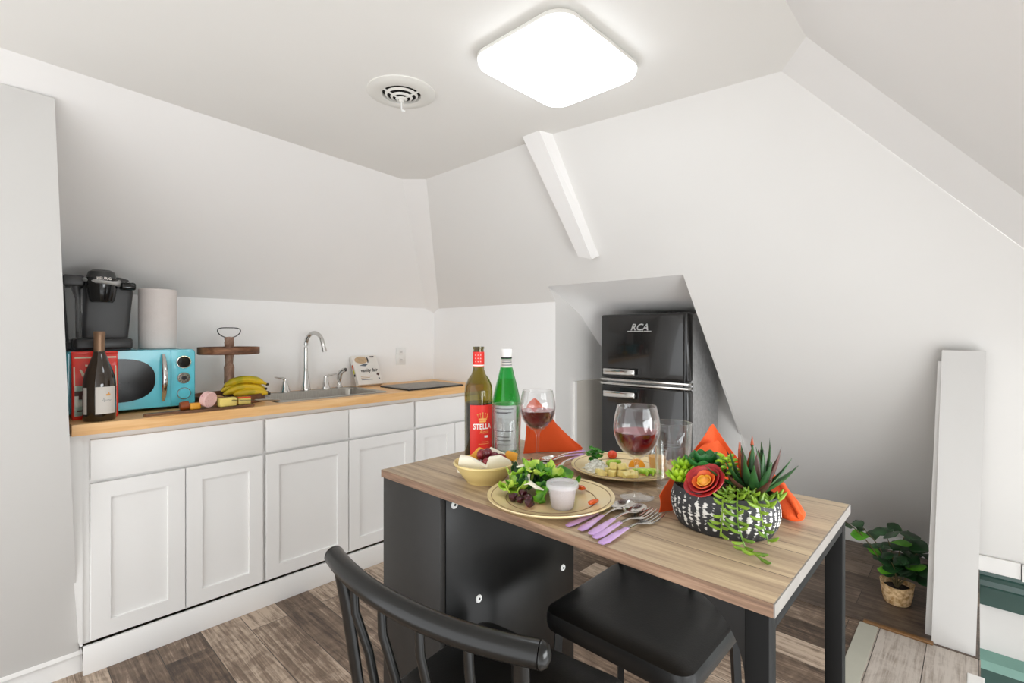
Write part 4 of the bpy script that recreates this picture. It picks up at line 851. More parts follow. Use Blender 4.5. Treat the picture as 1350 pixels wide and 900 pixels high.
ring_label(m, 0.0388, 0.100, 0.1045, LA - 0.24, LA + 0.24, 6)
m.build('crown_emblem', M['gold_print'], f)
for a, b, z in ((-0.1, 0.45, 0.046), (-0.3, 0.5, 0.041)): ring_label(MB(), 0.0388, z, z + 0.0012, LA + a, LA + b, 8).build('printed_line', M['gold_print'], f)
ring_label(MB(), 0.0388, 0.058, 0.064, LA + 0.12, LA + 0.38, 6).build('small_print', M['white_print'], f)

# green mineral water bottle
t = thing('water_bottle', 'green glass mineral water bottle with white cap and pale blue label', 'water bottle', (-0.982, 1.016, TZ))
MB().lathe([(0, 0.005), (0.03, 0.0005), (0.037, 0.001), (0.0400, 0.006), (0.0400, 0.142), (0.0395, 0.150), (0.0335, 0.180), (0.0255, 0.21), (0.0185, 0.238), (0.0150, 0.252), (0.0145, 0.276)], 40).build('glass_body', M['green_glass'], t)
MB().lathe([(0, 0.008), (0.0365, 0.008), (0.0375, 0.012), (0.0375, 0.142), (0.031, 0.180), (0.0222, 0.211), (0, 0.211)], 36).build('water', M['green_glass_deep'], t)
MB().lathe([(0.0150, 0.272), (0.0165, 0.273), (0.0168, 0.291), (0.0155, 0.295), (0, 0.295)], 28).build('cap', M['white_plastic'], t)
MB().lathe([(0.0154, 0.268), (0.0162, 0.268), (0.0160, 0.2715), (0.0150, 0.2715)], 28).build('cap_ring', M['black_plastic'], t)
f = MB().lathe([(0.0180, 0.2435), (0.0158, 0.253), (0.0153, 0.266)], 28).build('neck_label', M['white_label'], t)
for z, r in ((0.262, 0.0157), (0.257, 0.0162), (0.249, 0.0172)): ring_label(MB(), r, z, z + 0.0022, -1.6, 0.3, 12).build('neck_print', M['grey_print'], f)
WA = math.atan2(-1.0, 0.96)
f = ring_label(MB(), 0.0400, 0.014, 0.138, WA - 1.05, WA + 0.75, 24).build('label', M['blue_label'], t)
for z, a, b in ((0.128, -0.85, 0.5), (0.118, -0.85, 0.35), (0.116, -0.75, 0.1), (0.066, -0.7, 0.45), (0.05, -0.7, 0.2), (0.04, -0.7, 0.3), (0.028, -0.6, 0.4)):
    ring_label(MB(), 0.0404, z, z + 0.0024, WA + a, WA + b, 12).build('label_print', M['grey_print'], f)
ring_label(MB(), 0.0404, 0.074, 0.104, WA - 0.62, WA - 0.30, 6).build('label_panel', M['white_label'], f)
ring_label(MB(), 0.0402, 0.014, 0.138, WA - 1.28, WA - 1.08, 5).build('red_stripe', M['red_label'], f)

# wine glasses
def make_wine_glass(label):
    t = thing('wine_glass', label, 'wine glass', (0, 0, 0), 0, 'stemmed glasses of red wine')
    bowl = [(0.0045, 0.078), (0.010, 0.0835), (0.020, 0.089), (0.030, 0.098), (0.0395, 0.112), (0.0455, 0.130), (0.0470, 0.146), (0.0450, 0.166), (0.0400, 0.187), (0.0392, 0.1895), (0.0385, 0.187), (0.0438, 0.165), (0.0457, 0.146), (0.0443, 0.131), (0.0384, 0.114), (0.029, 0.1005), (0.019, 0.0920), (0.010, 0.088), (0.0, 0.087)]
    MB().lathe([(0, 0.0015), (0.030, 0.0005), (0.0345, 0.0012), (0.0345, 0.0028), (0.028, 0.0042), (0.012, 0.0075), (0.006, 0.013), (0.0042, 0.030), (0.0038, 0.055), (0.0050, 0.072), (0.0075, 0.080)] + bowl[1:], 40).build('glass', M['clear_glass'], t)
    MB().lathe([(0.0, 0.0885), (0.010, 0.0890), (0.019, 0.0930), (0.0288, 0.1015), (0.0380, 0.115), (0.0438, 0.1315), (0.0448, 0.137), (0.0, 0.1365)], 40).build('wine', [M['wine']], t)
    MB().lathe([(0, 0.1373), (0.0449, 0.1378)], 40).build('wine_surface', M['wine_top'], t)
    MB().sweep([(0.0392 * math.cos(a), 0.0392 * math.sin(a), 0.1893) for a in [2 * PI * i / 36 for i in range(36)]], 0.0009, seg=6, loop=True).build('rim', M['clear_glass'], t)
    return t
g1 = make_wine_glass('half filled red wine glass in front of the left orange napkin'); g1.location = (-0.845, 0.993, TZ)
g2 = copy_tree(g1); g2['label'] = 'half filled red wine glass between the spoons and the second plate'; g2.location = (-0.512, 0.916, TZ)
def make_tumbler(label):
    t = thing('water_tumbler', label, 'tumbler', (0, 0, 0), 0, 'clear water tumblers')
    MB().lathe([(0, 0.002), (0.028, 0.0005), (0.0325, 0.003), (0.034, 0.020), (0.0395, 0.148), (0.0385, 0.1495), (0.0378, 0.148), (0.0325, 0.020), (0.030, 0.016), (0, 0.014)], 40).build('glass', M['clear_glass'], t)
    MB().lathe([(0, 0.0165), (0.0298, 0.0175), (0.0322, 0.021), (0.0358, 0.103), (0, 0.103)], 36).build('water', M['water'], t)
    MB().sweep([(0.0390 * math.cos(a), 0.0390 * math.sin(a), 0.1490) for a in [2 * PI * i / 36 for i in range(36)]], 0.0011, seg=6, loop=True).build('rim', M['clear_glass'], t)
    return t
w1 = make_tumbler('clear tumbler of water beside the succulent planter'); w1.location = (-0.474, 1.000, TZ)
w2 = copy_tree(w1); w2['label'] = 'clear tumbler of water beside the green bottle'; w2.location = (-0.925, 0.960, TZ)

# plates
def make_plate(label, loc):
    t = thing('dinner_plate', label, 'plate', loc, 0, 'cream stoneware dinner plates')
    MB().lathe([(0, 0.006), (0.078, 0.006), (0.088, 0.0095), (0.124, 0.0175), (0.1265, 0.0185), (0.127, 0.0165), (0.122, 0.0125), (0.085, 0.003), (0.080, 0.0), (0.07, 0.0), (0.066, 0.002), (0, 0.002)], 64).build('dish', M['plate'], t)
    for r, z, w in ((0.0895, 0.0103, 0.0010), (0.1185, 0.0166, 0.0007)):
        MB().sweep([(r * math.cos(a), r * math.sin(a), z) for a in [2 * PI * i / 64 for i in range(64)]], w, 0.0004, seg=6, loop=True).build('glaze_line', M['plate_line'], t)
    return t
P1, P2 = Vector((-0.623, 0.772, TZ)), Vector((-0.632, 1.066, TZ))
p1 = make_plate('cream dinner plate with green salad and a lidded cup', P1)
p2 = copy_tree(p1); p2['label'] = 'cream dinner plate with white shreds and pale yellow cubes'; p2.location = P2

# salad leaves
rnd = random.Random(4)
def salad_leaf(name, mat, loc, size, rz, tilt, curl, seed, group, label, asp=0.75, ruff=0.16):
    m = MB(); ph = seed * 1.7
    def fn(u, v):
        y = (v - 0.5) * 2; x = u
        w = asp * 0.5 * (math.sin(PI * min(1, x * 0.86 + 0.10)) ** 0.7)
        rf = ruff * abs(y) ** 2 * math.sin(9 * x + 5 * y + ph) * 0.8
        px = (x - 0.5); py = y * w * (1 + 0.16 * math.sin(19 * x + ph) + 0.08 * math.sin(31 * x - ph)); pz = curl * (px * px * 1.6 + py * py * 2.0) + rf * 0.6 + 0.05 * math.sin(7 * x + ph)
        return (px * size, py * size, pz * size)
    m.sheet(20, 11, fn, 0.0009)
    o = m.build(name, M[mat], ang=80); o.matrix_world = Matrix.Translation(loc) @ Matrix.Rotation(rz, 4, 'Z') @ Matrix.Rotation(tilt, 4, 'Y')
    return tag(o, label, 'lettuce', group)
Z1 = TZ + 0.008
leafs = [('lettuce_pale', (-0.702, 0.776, 0.020), 0.064, 2.6, 0.1, 0.5), ('lettuce_pale', (-0.680, 0.734, 0.022), 0.062, 3.6, 0.15, 0.4), ('lettuce', (-0.694, 0.800, 0.024), 0.066, 1.9, -0.1, 0.6),
         ('lettuce_dark', (-0.670, 0.760, 0.030), 0.062, 0.8, 0.3, 0.5), ('lettuce_dark', (-0.655, 0.800, 0.026), 0.070, 0.3, 0.25, 0.4), ('lettuce', (-0.665, 0.836, 0.026), 0.078, 0.9, 0.2, 0.5),
         ('lettuce', (-0.690, 0.790, 0.044), 0.060, 1.4, -0.25, 0.6), ('lettuce_pale', (-0.700, 0.754, 0.036), 0.050, 2.2, 0.3, 0.7), ('lettuce', (-0.630, 0.826, 0.024), 0.066, 0.2, 0.1, 0.4),
         ('lettuce_dark', (-0.632, 0.768, 0.022), 0.050, 5.4, -0.4, 0.5), ('lettuce', (-0.622, 0.746, 0.026), 0.044, 4.7, 0.9, 0.3), ('lettuce_pale', (-0.675, 0.778, 0.052), 0.050, 0.2, 0.35, 0.6),
         ('lettuce_dark', (-0.702, 0.768, 0.044), 0.050, 3.0, -0.3, 0.5), ('lettuce', (-0.655, 0.788, 0.050), 0.048, 5.9, 0.2, 0.5), ('lettuce_pale', (-0.690, 0.726, 0.026), 0.044, 4.2, 0.3, 0.8),
         ('lettuce', (-0.680, 0.742, 0.036), 0.046, 4.0, 0.5, 0.6), ('lettuce_dark', (-0.690, 0.820, 0.034), 0.058, 1.2, 0.4, 0.6), ('lettuce_pale', (-0.650, 0.812, 0.046), 0.046, 2.8, -0.4, 0.7), ('lettuce', (-0.640, 0.794, 0.042), 0.044, 1.0, 0.5, 0.6), ('lettuce_dark', (-0.664, 0.738, 0.030), 0.042, 2.0, 0.7, 0.4)]
for i, (mt, l, sz, rz, ti, cu) in enumerate(leafs):
    salad_leaf('lettuce_leaf', mt, (l[0], l[1], TZ + l[2]), sz, rz, ti, cu, i, 'salad leaves on the front plate', 'green lettuce leaf in the salad on the front plate', ruff=0.34)
for i, (x, y, z, a) in enumerate(((-0.690, 0.772, 0.055, 0.5), (-0.664, 0.748, 0.044, -0.5), (-0.640, 0.738, 0.036, 0.3))):
    m = MB().sweep([(-0.020, 0, 0), (-0.008, 0.004, 0.004), (0.008, -0.003, 0.002), (0.022, 0.002, -0.003)], [0.003, 0.006, 0.0055, 0.002], [0.002, 0.003, 0.003, 0.001], seg=8)
    o = tag(m.build('cheese_shaving', M['cheese_white'], loc=(x, y, TZ + z)), 'white cheese shaving over the salad on the front plate', 'cheese', 'cheese shavings on the salad'); o.rotation_euler = (0.2, 0.1, a)
for i, (x, y, z, r) in enumerate(((-0.668, 0.712, 0.016, 0.010), (-0.648, 0.709, 0.016, 0.0085), (-0.634, 0.718, 0.020, 0.009), (-0.622, 0.706, 0.016, 0.0095), (-0.652, 0.722, 0.026, 0.008))):
    tag(MB().ball((0, 0, 0), (r, r * 0.9, r * 0.8), 2, 0.5, i).build('beet_piece', M['beet'], loc=(x, y, TZ + z)), 'dark red beet chunk at the front of the salad', 'beet', 'beet chunks in the salad')
for l, s_, lab in (((-0.605, 0.848, 0.017), (0.012, 0.008, 0.005), 'red pepper slice behind the lidded cup on the front plate'), ((-0.537, 0.795, 0.016), (0.006, 0.016, 0.004), 'orange pepper strip right of the lidded cup on the front plate')):
    tag(MB().ball((0, 0, 0), s_, 2, 0.3, 3).build('pepper_slice', M['pepper'], loc=(l[0], l[1], TZ + l[2])), lab, 'pepper')
def dressing_cup(label, loc, k, fill, h=0.043, lid=True):
    t = thing('dressing_cup', label, 'sauce cup', loc)
    MB().lathe([(0, 0.0008), (0.022 * k, 0.0), (0.0235 * k, 0.002), (0.030 * k, h), (0.0325 * k, h + 0.0005), (0.0325 * k, h + 0.002), (0.029 * k, h + 0.001), (0.0225 * k, 0.003), (0, 0.002)], 36).build('cup', M['clear_glass'] if not lid else M['frost'], t)
    MB().lathe([(0, 0.003), (0.0224 * k, 0.003), (0.0224 * k + 0.005 * k * fill, h * fill), (0, h * fill + 0.001)], 32).build('dressing', M['dressing_pink'] if lid else M['dressing_tan'], t)
    if lid: MB().lathe([(0.0, h + 0.001), (0.022 * k, h + 0.001), (0.024 * k, h + 0.005), (0.0325 * k, h + 0.005), (0.034 * k, h + 0.002), (0.034 * k, h - 0.003)], 36).build('lid', M['frost'], t)
    return t
M['frost'] = bpy.data.materials.new('frosted_plastic'); M['frost'].use_nodes = True
nt = M['frost'].node_tree; nt.nodes.clear(); o_ = nt.nodes.new('ShaderNodeOutputMaterial'); mx = nt.nodes.new('ShaderNodeMixShader'); tr = nt.nodes.new('ShaderNodeBsdfTransparent'); pb_ = nt.nodes.new('ShaderNodeBsdfPrincipled')
pb_.inputs['Base Color'].default_value = lin((226, 224, 226)); pb_.inputs['Roughness'].default_value = 0.25
nz = nt.nodes.new('ShaderNodeTexNoise'); nz.inputs['Scale'].default_value = 40; mr = nt.nodes.new('ShaderNodeMapRange'); mr.inputs['To Min'].default_value = 0.36; mr.inputs['To Max'].default_value = 0.5
nt.links.new(nz.outputs['Fac'], mr.inputs['Value']); nt.links.new(mr.outputs['Result'], mx.inputs[0])
nt.links.new(tr.outputs[0], mx.inputs[1]); nt.links.new(pb_.outputs[0], mx.inputs[2]); nt.links.new(mx.outputs[0], o_.inputs[0])
dressing_cup('clear lidded cup of pink dressing on the salad plate', (-0.578, 0.752, TZ + 0.0065), 0.92, 0.62)
dressing_cup('small clear cup of tan dressing on the second plate', (-0.575, 1.128, TZ + 0.0065), 0.80, 0.72, lid=False)

# second plate: herb sprig, shreds, cubes, tomato, orange, avocado
t = thing('herb_sprig', 'green herb sprig at the left of second plate', 'herb', (-0.700, 1.045, TZ + 0.010))
MB().sweep([(0.01, 0, 0), (0, 0, 0.015), (-0.004, 0.004, 0.032)], 0.0014, seg=6).build('stem', M['herb'], t)
for i in range(11):
    a = i * 2.4; z = 0.004 + 0.034 * (i / 11.0); r = 0.012 + 0.010 * ((i * 7) % 5) / 5 * (1 - z * 12)
    c = Vector((r * math.cos(a) * 0.8, r * math.sin(a) * 0.8, z + 0.004))
    m = MB(); m.sheet(7, 7, lambda u, v: ((u - 0.5) * 0.022, (v - 0.5) * 0.020 * (1.0 - abs(u - 0.4) * 1.1) * (1 + 0.3 * math.sin(14 * u)), 0.003 * math.sin(6 * u) + 0.004 * (v - 0.5) ** 2 * 4), 0.0008)
    m.xf(Matrix.Translation(c) @ Matrix.Rotation(a, 4, 'Z') @ Matrix.Rotation(-0.6 + 0.3 * (i % 3), 4, 'Y')); m.build('leaf', M['herb'], t, ang=80)
m = MB(); r2 = random.Random(8)
for i in range(170):
    a = r2.random() * 2 * PI; rr = 0.030 * math.sqrt(r2.random()); x, y = rr * math.cos(a), rr * math.sin(a); z = 0.026 * (1 - (rr / 0.031) ** 2) * (0.75 + 0.3 * r2.random())
    d = Vector((r2.uniform(-1, 1), r2.uniform(-1, 1), r2.uniform(-0.4, 0.4))).normalized() * r2.uniform(0.004, 0.009)
    m.sweep([Vector((x, y, z)) - d, (x, y, z + 0.001), Vector((x, y, z)) + d], [0.0007, 0.0011, 0.0007], seg=5)
m.lathe([(0.030, 0), (0.022, 0.012), (0.010, 0.020), (0, 0.022)], 16)
o = tag(m.build('shredded_topping', M['rice'], loc=(-0.672, 1.008, TZ + 0.007)), 'mound of white shreds beside the herb sprig', 'shreds'); o['kind'] = 'stuff'
r3 = random.Random(3)
for i, (x, y, z) in enumerate(((-0.640, 1.010, 0.012), (-0.622, 1.000, 0.012), (-0.605, 1.012, 0.012), (-0.632, 1.030, 0.012), (-0.612, 1.034, 0.012), (-0.592, 1.030, 0.012), (-0.628, 1.014, 0.026), (-0.610, 1.024, 0.026), (-0.588, 1.008, 0.011), (-0.645, 1.045, 0.012), (-0.622, 1.050, 0.013), (-0.650, 0.990, 0.011), (-0.575, 1.020, 0.012), (-0.636, 0.978, 0.011))):
    o = MB().box(-0.0085, 0.0085, -0.0085, 0.0085, -0.0075, 0.0075, 0.0025, 2).build('melon_cube', M['melon'], loc=(x, y, TZ + z)); o.rotation_euler = (r3.uniform(-0.3, 0.3), r3.uniform(-0.3, 0.3), r3.random() * 3)
    tag(o, 'pale yellow fruit cube in the heap on the second plate', 'fruit cube', 'pale yellow cubes on the second plate')
t = thing('cherry_tomato', 'red cherry tomato at the back of second plate', 'tomato', (-0.702, 1.128, TZ + 0.020))
MB().ball((0, 0, 0), (0.013, 0.013, 0.011), 3).build('flesh', M['tomato'], t)
o = MB().sheet(14, 3, lambda u, v: (0.020 * math.cos(PI * u) * (0.3 + 0.7 * v), 0.002, 0.020 * math.sin(PI * u) * (0.3 + 0.7 * v)), 0.006).build('orange_wedge', M['orange_fruit'], loc=(-0.615, 1.100, TZ + 0.010)); o.rotation_euler = (0.15, 0, 0.7)
tag(o, 'orange slice standing behind the yellow cubes', 'orange slice')
for i, (x, y, rz) in enumerate(((-0.565, 1.050, 0.4), (-0.552, 1.062, 0.5), (-0.575, 1.040, 0.3), (-0.660, 1.075, 1.3))):
    m = MB().sweep([(0.018 * math.cos(a), 0.018 * math.sin(a), 0.0) for a in [PI * k / 10 for k in range(11)]], [0.002, 0.004, 0.0055, 0.006, 0.006, 0.006, 0.006, 0.006, 0.0055, 0.004, 0.002], [0.006] * 11, seg=8)
    o = m.build('cucumber_slice', M['lettuce_pale'], loc=(x, y, TZ + 0.014)); o.rotation_euler = (0, 0, rz)
    tag(o, 'pale green cucumber slice on the second plate', 'cucumber', 'cucumber slices on the second plate')
for x, y, lab in ((-0.552, 1.160, 'tan nut by the rim of second plate, behind the tumbler'), (-0.546, 1.098, 'small tan nut beside the tan dressing cup')):
    tag(MB().ball((0, 0, 0), (0.010, 0.008, 0.009), 2, 0.4, 2).build('nut', M['bread'], loc=(x, y, TZ + 0.018)), lab, 'nut')

# bowl with cheese and grapes
BC = Vector((-0.826, 0.784, TZ))
m = MB().lathe([(0, 0.004), (0.034, 0.004), (0.040, 0.006), (0.055, 0.022), (0.066, 0.042), (0.0695, 0.0455), (0.0725, 0.045), (0.073, 0.042), (0.070, 0.039), (0.062, 0.026), (0.050, 0.010), (0.043, 0.004), (0.042, 0.0), (0.036, 0.0), (0.033, 0.002), (0, 0.002)], 56)
tag(m.build('serving_bowl', M['bowl'], loc=BC), 'small yellow stoneware bowl of cheese and grapes at the table corner', 'bowl')
def slab(name, mat, pts, th, loc, rot, lab, grp=None):
    m = MB().prism([(x, 0, z) for x, z in pts], (0, th, 0)); bmesh.ops.bevel(m.b, geom=list(m.b.edges), offset=0.0022, segments=2, profile=0.5, affect='EDGES')
    o = m.build(name, M[mat], loc=BC + Vector(loc) + Vector((0, 0, 0.006))); o.rotation_euler = rot; o.scale = (1.15, 1.1, 1.2); return tag(o, lab, 'cheese', grp)
cs = math.cos(0.757); sn = math.sin(0.757)
slab('cheese_slice', 'cheese_white', [(-0.034, 0), (0.026, 0), (0.030, 0.012), (-0.004, 0.030), (-0.026, 0.034)], 0.012, (0.002, -0.038, 0.018), (0.25, 0, 0.62), 'large white cheese slice at the front of the bowl')
slab('cheese_slice', 'cheese_white', [(-0.026, 0), (0.026, 0), (0.028, 0.018), (0.006, 0.030), (-0.016, 0.028)], 0.012, (0.043, -0.002, 0.022), (0.15, 0, 0.95), 'pale yellow cheese slice at the right of the bowl')
slab('cheese_slice', 'cheese_white', [(-0.034, 0), (0.034, 0), (0.024, 0.014), (-0.026, 0.036)], 0.011, (0.018, 0.040, 0.024), (-0.2, 0, 0.75), 'long cheese slice leaning at the back of the bowl')
slab('cheese_slice', 'cheddar', [(-0.026, 0), (0.026, 0), (0.022, 0.032), (0.010, 0.036)], 0.010, (-0.036, -0.004, 0.022), (-0.1, 0.0, 0.70), 'orange brown cheese slice at the left of the bowl')
slab('cheese_slice', 'cheddar', [(-0.014, 0), (0.014, 0), (0.014, 0.016), (-0.008, 0.018)], 0.014, (0.036, 0.046, 0.038), (-0.2, 0.2, 0.9), 'small yellow cheese cube at the back right of the bowl')
for i, (x, y, z, mt) in enumerate(((-0.016, 0.004, 0.046, 'grape_red'), (0.002, 0.006, 0.052, 'grape'), (0.018, 0.014, 0.045, 'grape'), (0.014, -0.006, 0.036, 'grape_red'), (-0.026, 0.014, 0.040, 'grape_red'), (0.006, 0.024, 0.040, 'grape'), (-0.004, -0.012, 0.030, 'grape'), (0.026, 0.028, 0.040, 'grape_red'))):
    o = tag(MB().ball((0, 0, 0), (0.0112, 0.0112, 0.0135), 3).build('grape', M[mt], loc=BC + Vector((x, y, z + 0.010))), 'dark red grape heaped in the yellow bowl', 'grape', 'grapes in the yellow bowl'); o.rotation_euler = (0.4 * i, 0.3 * i, 0)

# napkins
def cloth(name, label, base, tops, thick=0.0016, nv=14, group=None, wob=0.004):
    """standing folded sheet: base polyline to top polyline"""
    m = MB(); nb = len(base)
    def smp(P, u):
        x = u * (len(P) - 1); i = min(int(x), len(P) - 2); return Vector(P[i]).lerp(Vector(P[i + 1]), x - i)
    def fn(u, v):
        p = smp(base, u).lerp(smp(tops, u), v)
        p.x += wob * math.sin(9 * u + 3 * v); p.y += wob * math.cos(7 * u + 2 * v); return p
    m.sheet(26, nv, fn, thick); return m
t = thing('napkin', 'orange cloth napkin standing folded behind the left wine glass', 'napkin', (-0.885, 1.080, TZ))
m = cloth('', '', [(-0.046, -0.052, 0.001), (-0.030, -0.006, 0.001), (0.010, 0.040, 0.001), (0.052, 0.088, 0.001)], [(-0.040, -0.040, 0.130), (-0.028, -0.016, 0.158), (0.006, 0.028, 0.082), (0.060, 0.095, 0.010)]); m.build('front_fold', M['orange_napkin'], t, ang=80)
m = cloth('', '', [(-0.044, -0.040, 0.001), (-0.048, 0.004, 0.001), (-0.010, 0.052, 0.001), (0.050, 0.096, 0.001)], [(-0.034, -0.030, 0.080), (-0.028, 0.0, 0.095), (-0.004, 0.046, 0.072), (0.050, 0.100, 0.014)]); m.build('back_fold', M['orange_napkin'], t, ang=80)
t = thing('napkin', 'orange cloth napkin standing in a point behind the succulent planter', 'napkin', (-0.385, 0.985, TZ))
m = cloth('', '', [(-0.052, -0.122, 0.001), (-0.022, -0.036, 0.001), (0.0, 0.010, 0.001), (0.050, 0.030, 0.001)], [(-0.050, -0.120, 0.034), (-0.034, -0.030, 0.092), (-0.008, 0.018, 0.158), (0.044, 0.030, 0.090)], wob=0.003); m.build('outer_fold', M['orange_napkin'], t, ang=80)
m = cloth('', '', [(-0.030, -0.050, 0.001), (-0.010, -0.024, 0.001), (0.018, -0.004, 0.001), (0.050, 0.012, 0.001)], [(-0.034, -0.046, 0.080), (-0.010, -0.016, 0.118), (0.010, 0.002, 0.128), (0.044, 0.014, 0.085)], wob=0.002); m.build('inner_fold', M['orange_napkin'], t, ang=80)
t = thing('napkin', 'orange cloth napkin rolled in a cone at the right of the planter', 'napkin', (-0.262, 1.000, TZ))
m = MB(); m.sweep([(-0.040, 0.072, 0.046), (-0.022, 0.045, 0.036), (0.004, 0.010, 0.022), (0.020, -0.010, 0.014), (0.028, -0.018, 0.011)], [0.012, 0.020, 0.024, 0.022, 0.014], [0.008, 0.015, 0.0165, 0.0125, 0.007], seg=20); m.build('roll', M['orange_napkin'], t, ang=80)
m = MB(); m.sweep([(-0.036, 0.080, 0.052), (-0.012, 0.044, 0.048), (0.014, 0.006, 0.032), (0.034, -0.020, 0.016)], [0.007, 0.012, 0.014, 0.008], [0.004, 0.006, 0.0065, 0.004], up=(0.5, 0.5, 0.6), seg=12); m.build('fold', M['orange_napkin'], t, ang=80)

# cutlery
def bar(pts, w, th, name, mat, par, seg=10): return MB().sweep(pts, w, th, seg=seg).build(name, M[mat], par)
def make_spoon(label, grp):
    t = thing('spoon', label, 'spoon', (0, 0, 0), 0, grp)
    bar([(0, 0.0, 0.004), (0, 0.012, 0.0045), (0, 0.045, 0.007), (0, 0.075, 0.009)], [0.006, 0.0088, 0.0066, 0.0042], [0.0012, 0.0016, 0.0016, 0.0016], 'handle', 'purple', t)['label'] = 'glossy purple handle'
    bar([(0, 0.073, 0.009), (0, 0.10, 0.0095), (0, 0.124, 0.0075)], [0.0042, 0.0032, 0.0040], [0.0016, 0.0016, 0.0014], 'neck', 'silver', t)
    m = MB()
    def fn(u, v):
        r = u; a = 2 * PI * v; x = 0.0195 * r * math.cos(a); y = 0.150 + 0.029 * r * math.sin(a) * (1.0 if math.sin(a) > 0 else 1.0); return (x, y, 0.0015 + 0.0075 * r ** 2.2)
    m.sheet(8, 29, fn, 0.0010); bmesh.ops.remove_doubles(m.b, verts=m.b.verts, dist=1e-5); m.build('bowl', M['silver'], t, ang=80); return t
def make_fork(label, grp):
    t = thing('fork', label, 'fork', (0, 0, 0), 0, grp)
    bar([(0, 0.0, 0.004), (0, 0.012, 0.0045), (0, 0.045, 0.007), (0, 0.075, 0.009)], [0.006, 0.0088, 0.0066, 0.0042], [0.0012, 0.0016, 0.0016, 0.0016], 'handle', 'purple', t)['label'] = 'glossy purple handle'
    bar([(0, 0.073, 0.009), (0, 0.100, 0.0085), (0, 0.116, 0.006), (0, 0.127, 0.0045), (0, 0.137, 0.004)], [0.0042, 0.0032, 0.006, 0.0120, 0.0135], [0.0016, 0.0016, 0.0014, 0.0012, 0.0012], 'neck', 'silver', t)
    for x in (-0.0108, -0.0036, 0.0036, 0.0108): bar([(x, 0.134, 0.004), (x * 1.02, 0.150, 0.0042), (x * 1.0, 0.172, 0.0072), (x * 0.96, 0.181, 0.0088)], [0.0022, 0.0019, 0.0017, 0.0008], [0.0012, 0.0011, 0.001, 0.0007], 'tine', 'silver', t, 6)
    return t
def make_knife(label, grp):
    t = thing('table_knife', label, 'knife', (0, 0, 0), 0, grp)
    bar([(0, 0.0, 0.003), (0, 0.010, 0.0035), (0, 0.05, 0.004), (0, 0.085, 0.004)], [0.005, 0.0078, 0.0066, 0.0045], [0.0016, 0.0022, 0.0022, 0.002], 'handle', 'purple', t)['label'] = 'glossy purple handle'
    bar([(0, 0.083, 0.004), (0.001, 0.095, 0.003), (0.002, 0.15, 0.0025), (0.001, 0.188, 0.002)], [0.0045, 0.0075, 0.0085, 0.002], [0.0016, 0.001, 0.0009, 0.0006], 'blade', 'silver', t); return t
GF = 'purple handled cutlery at the near table edge'; GB = 'purple handled cutlery beyond the salad plate'
def put(t, x, y, ang, z=0.0): t.location = (x, y, TZ + z); t.rotation_euler = (0, 0, ang)
k1 = make_knife('purple handled knife with its tip under the salad plate rim', GF); put(k1, -0.521, 0.692, -0.06)
s1 = make_spoon('left of two front spoons, its bowl beside the salad plate', GF); put(s1, -0.492, 0.690, 0.05)
s2 = copy_tree(s1); s2['label'] = 'right of two front spoons, its bowl beside the fork tines'; put(s2, -0.467, 0.684, 0.02, 0.002)
f1 = make_fork('inner front fork, touching the spoon bowl', GF); put(f1, -0.455, 0.678, -0.04, 0.001)
f2 = copy_tree(f1); f2['label'] = 'outer front fork, nearest the planter and table edge'; put(f2, -0.437, 0.668, -0.06, 0.0)
f3 = copy_tree(f1); f3['label'] = 'far fork with dark tines beyond the salad plate'; f3['group'] = GB; put(f3, -0.800, 1.135, math.radians(172) , 0.001)
f4 = copy_tree(f1); f4['label'] = 'far fork lying closest to the second plate'; f4['group'] = GB; put(f4, -0.780, 1.110, math.radians(186), 0.004)
s3 = copy_tree(s1); s3['label'] = 'far spoon lying left of the far forks'; s3['group'] = GB; put(s3, -0.818, 1.165, math.radians(178), 0.002)

# ------------------------------------------------------------------ succulent planter
t = thing('succulent_planter', 'black and white woven oval bowl of mixed succulents', 'planter', (-0.323, 0.878, TZ), 0.12)
A_, B_ = 0.089, 0.064; NS = 160
prof = [(0.80, 0.0), (0.86, 0.003), (0.95, 0.018), (1.0, 0.036), (0.99, 0.052), (0.945, 0.066), (0.93, 0.069), (0.90, 0.067), (0.90, 0.055)]
m = MB(); rings = []
ribl = m.b.verts.layers.float.new('rib')
for k, z in prof:
    rg = []
    for i in range(NS):
        a = 2 * PI * i / NS; rib = 0.5 + 0.5 * math.cos(2 * PI * i / 4)
        kk = k * (1 + (0.018 * (rib - 0.5) if 0.01 < z < 0.066 and k > 0.92 else 0)); v = m.b.verts.new((A_ * kk * math.cos(a), B_ * kk * math.sin(a), z)); 
        v[ribl] = (0.55 + 0.45 * rib) * (1.0 if 0.008 < z < 0.064 else 0.6); rg.append(v)
    rings.append(rg)
for a, c in zip(rings, rings[1:]):
    for i in range(NS): m.b.faces.new((a[i], a[(i + 1) % NS], c[(i + 1) % NS], c[i]))
m.b.faces.new(rings[0][::-1]); m.build('pot', M['weave'], t, ang=70)
MB().lathe([(0, 0.068), (0.5, 0.067), (0.91, 0.060)], 40, sx=A_, sy=B_).build('soil', M['soil'], t)
def petal_ring(m, c, n, r, length, w, tilt, z0, ph=0.0, th=0.0022, cup=0.3, tipw=0.15):
    for i in range(n):
        a = 2 * PI * i / n + ph; d = Vector((math.cos(a), math.sin(a), 0)); up = Vector((0, 0, 1)); pts = []; ws = []; ts = []
        for k in range(8):
            s_ = k / 7; pts.append(Vector(c) + d * (r + length * s_ * math.cos(tilt + cup * s_)) + up * (z0 + length * s_ * math.sin(tilt + cup * s_))); ws.append(w * (0.45 + 1.1 * s_ * (1 - s_ ** 2 * 0.5)) * (1 if k < 6 else 0.75 if k == 6 else tipw)); ts.append(th * (1 if k < 7 else 0.5))
        m.sweep(pts, ws, ts, up=up, seg=8)
    return m
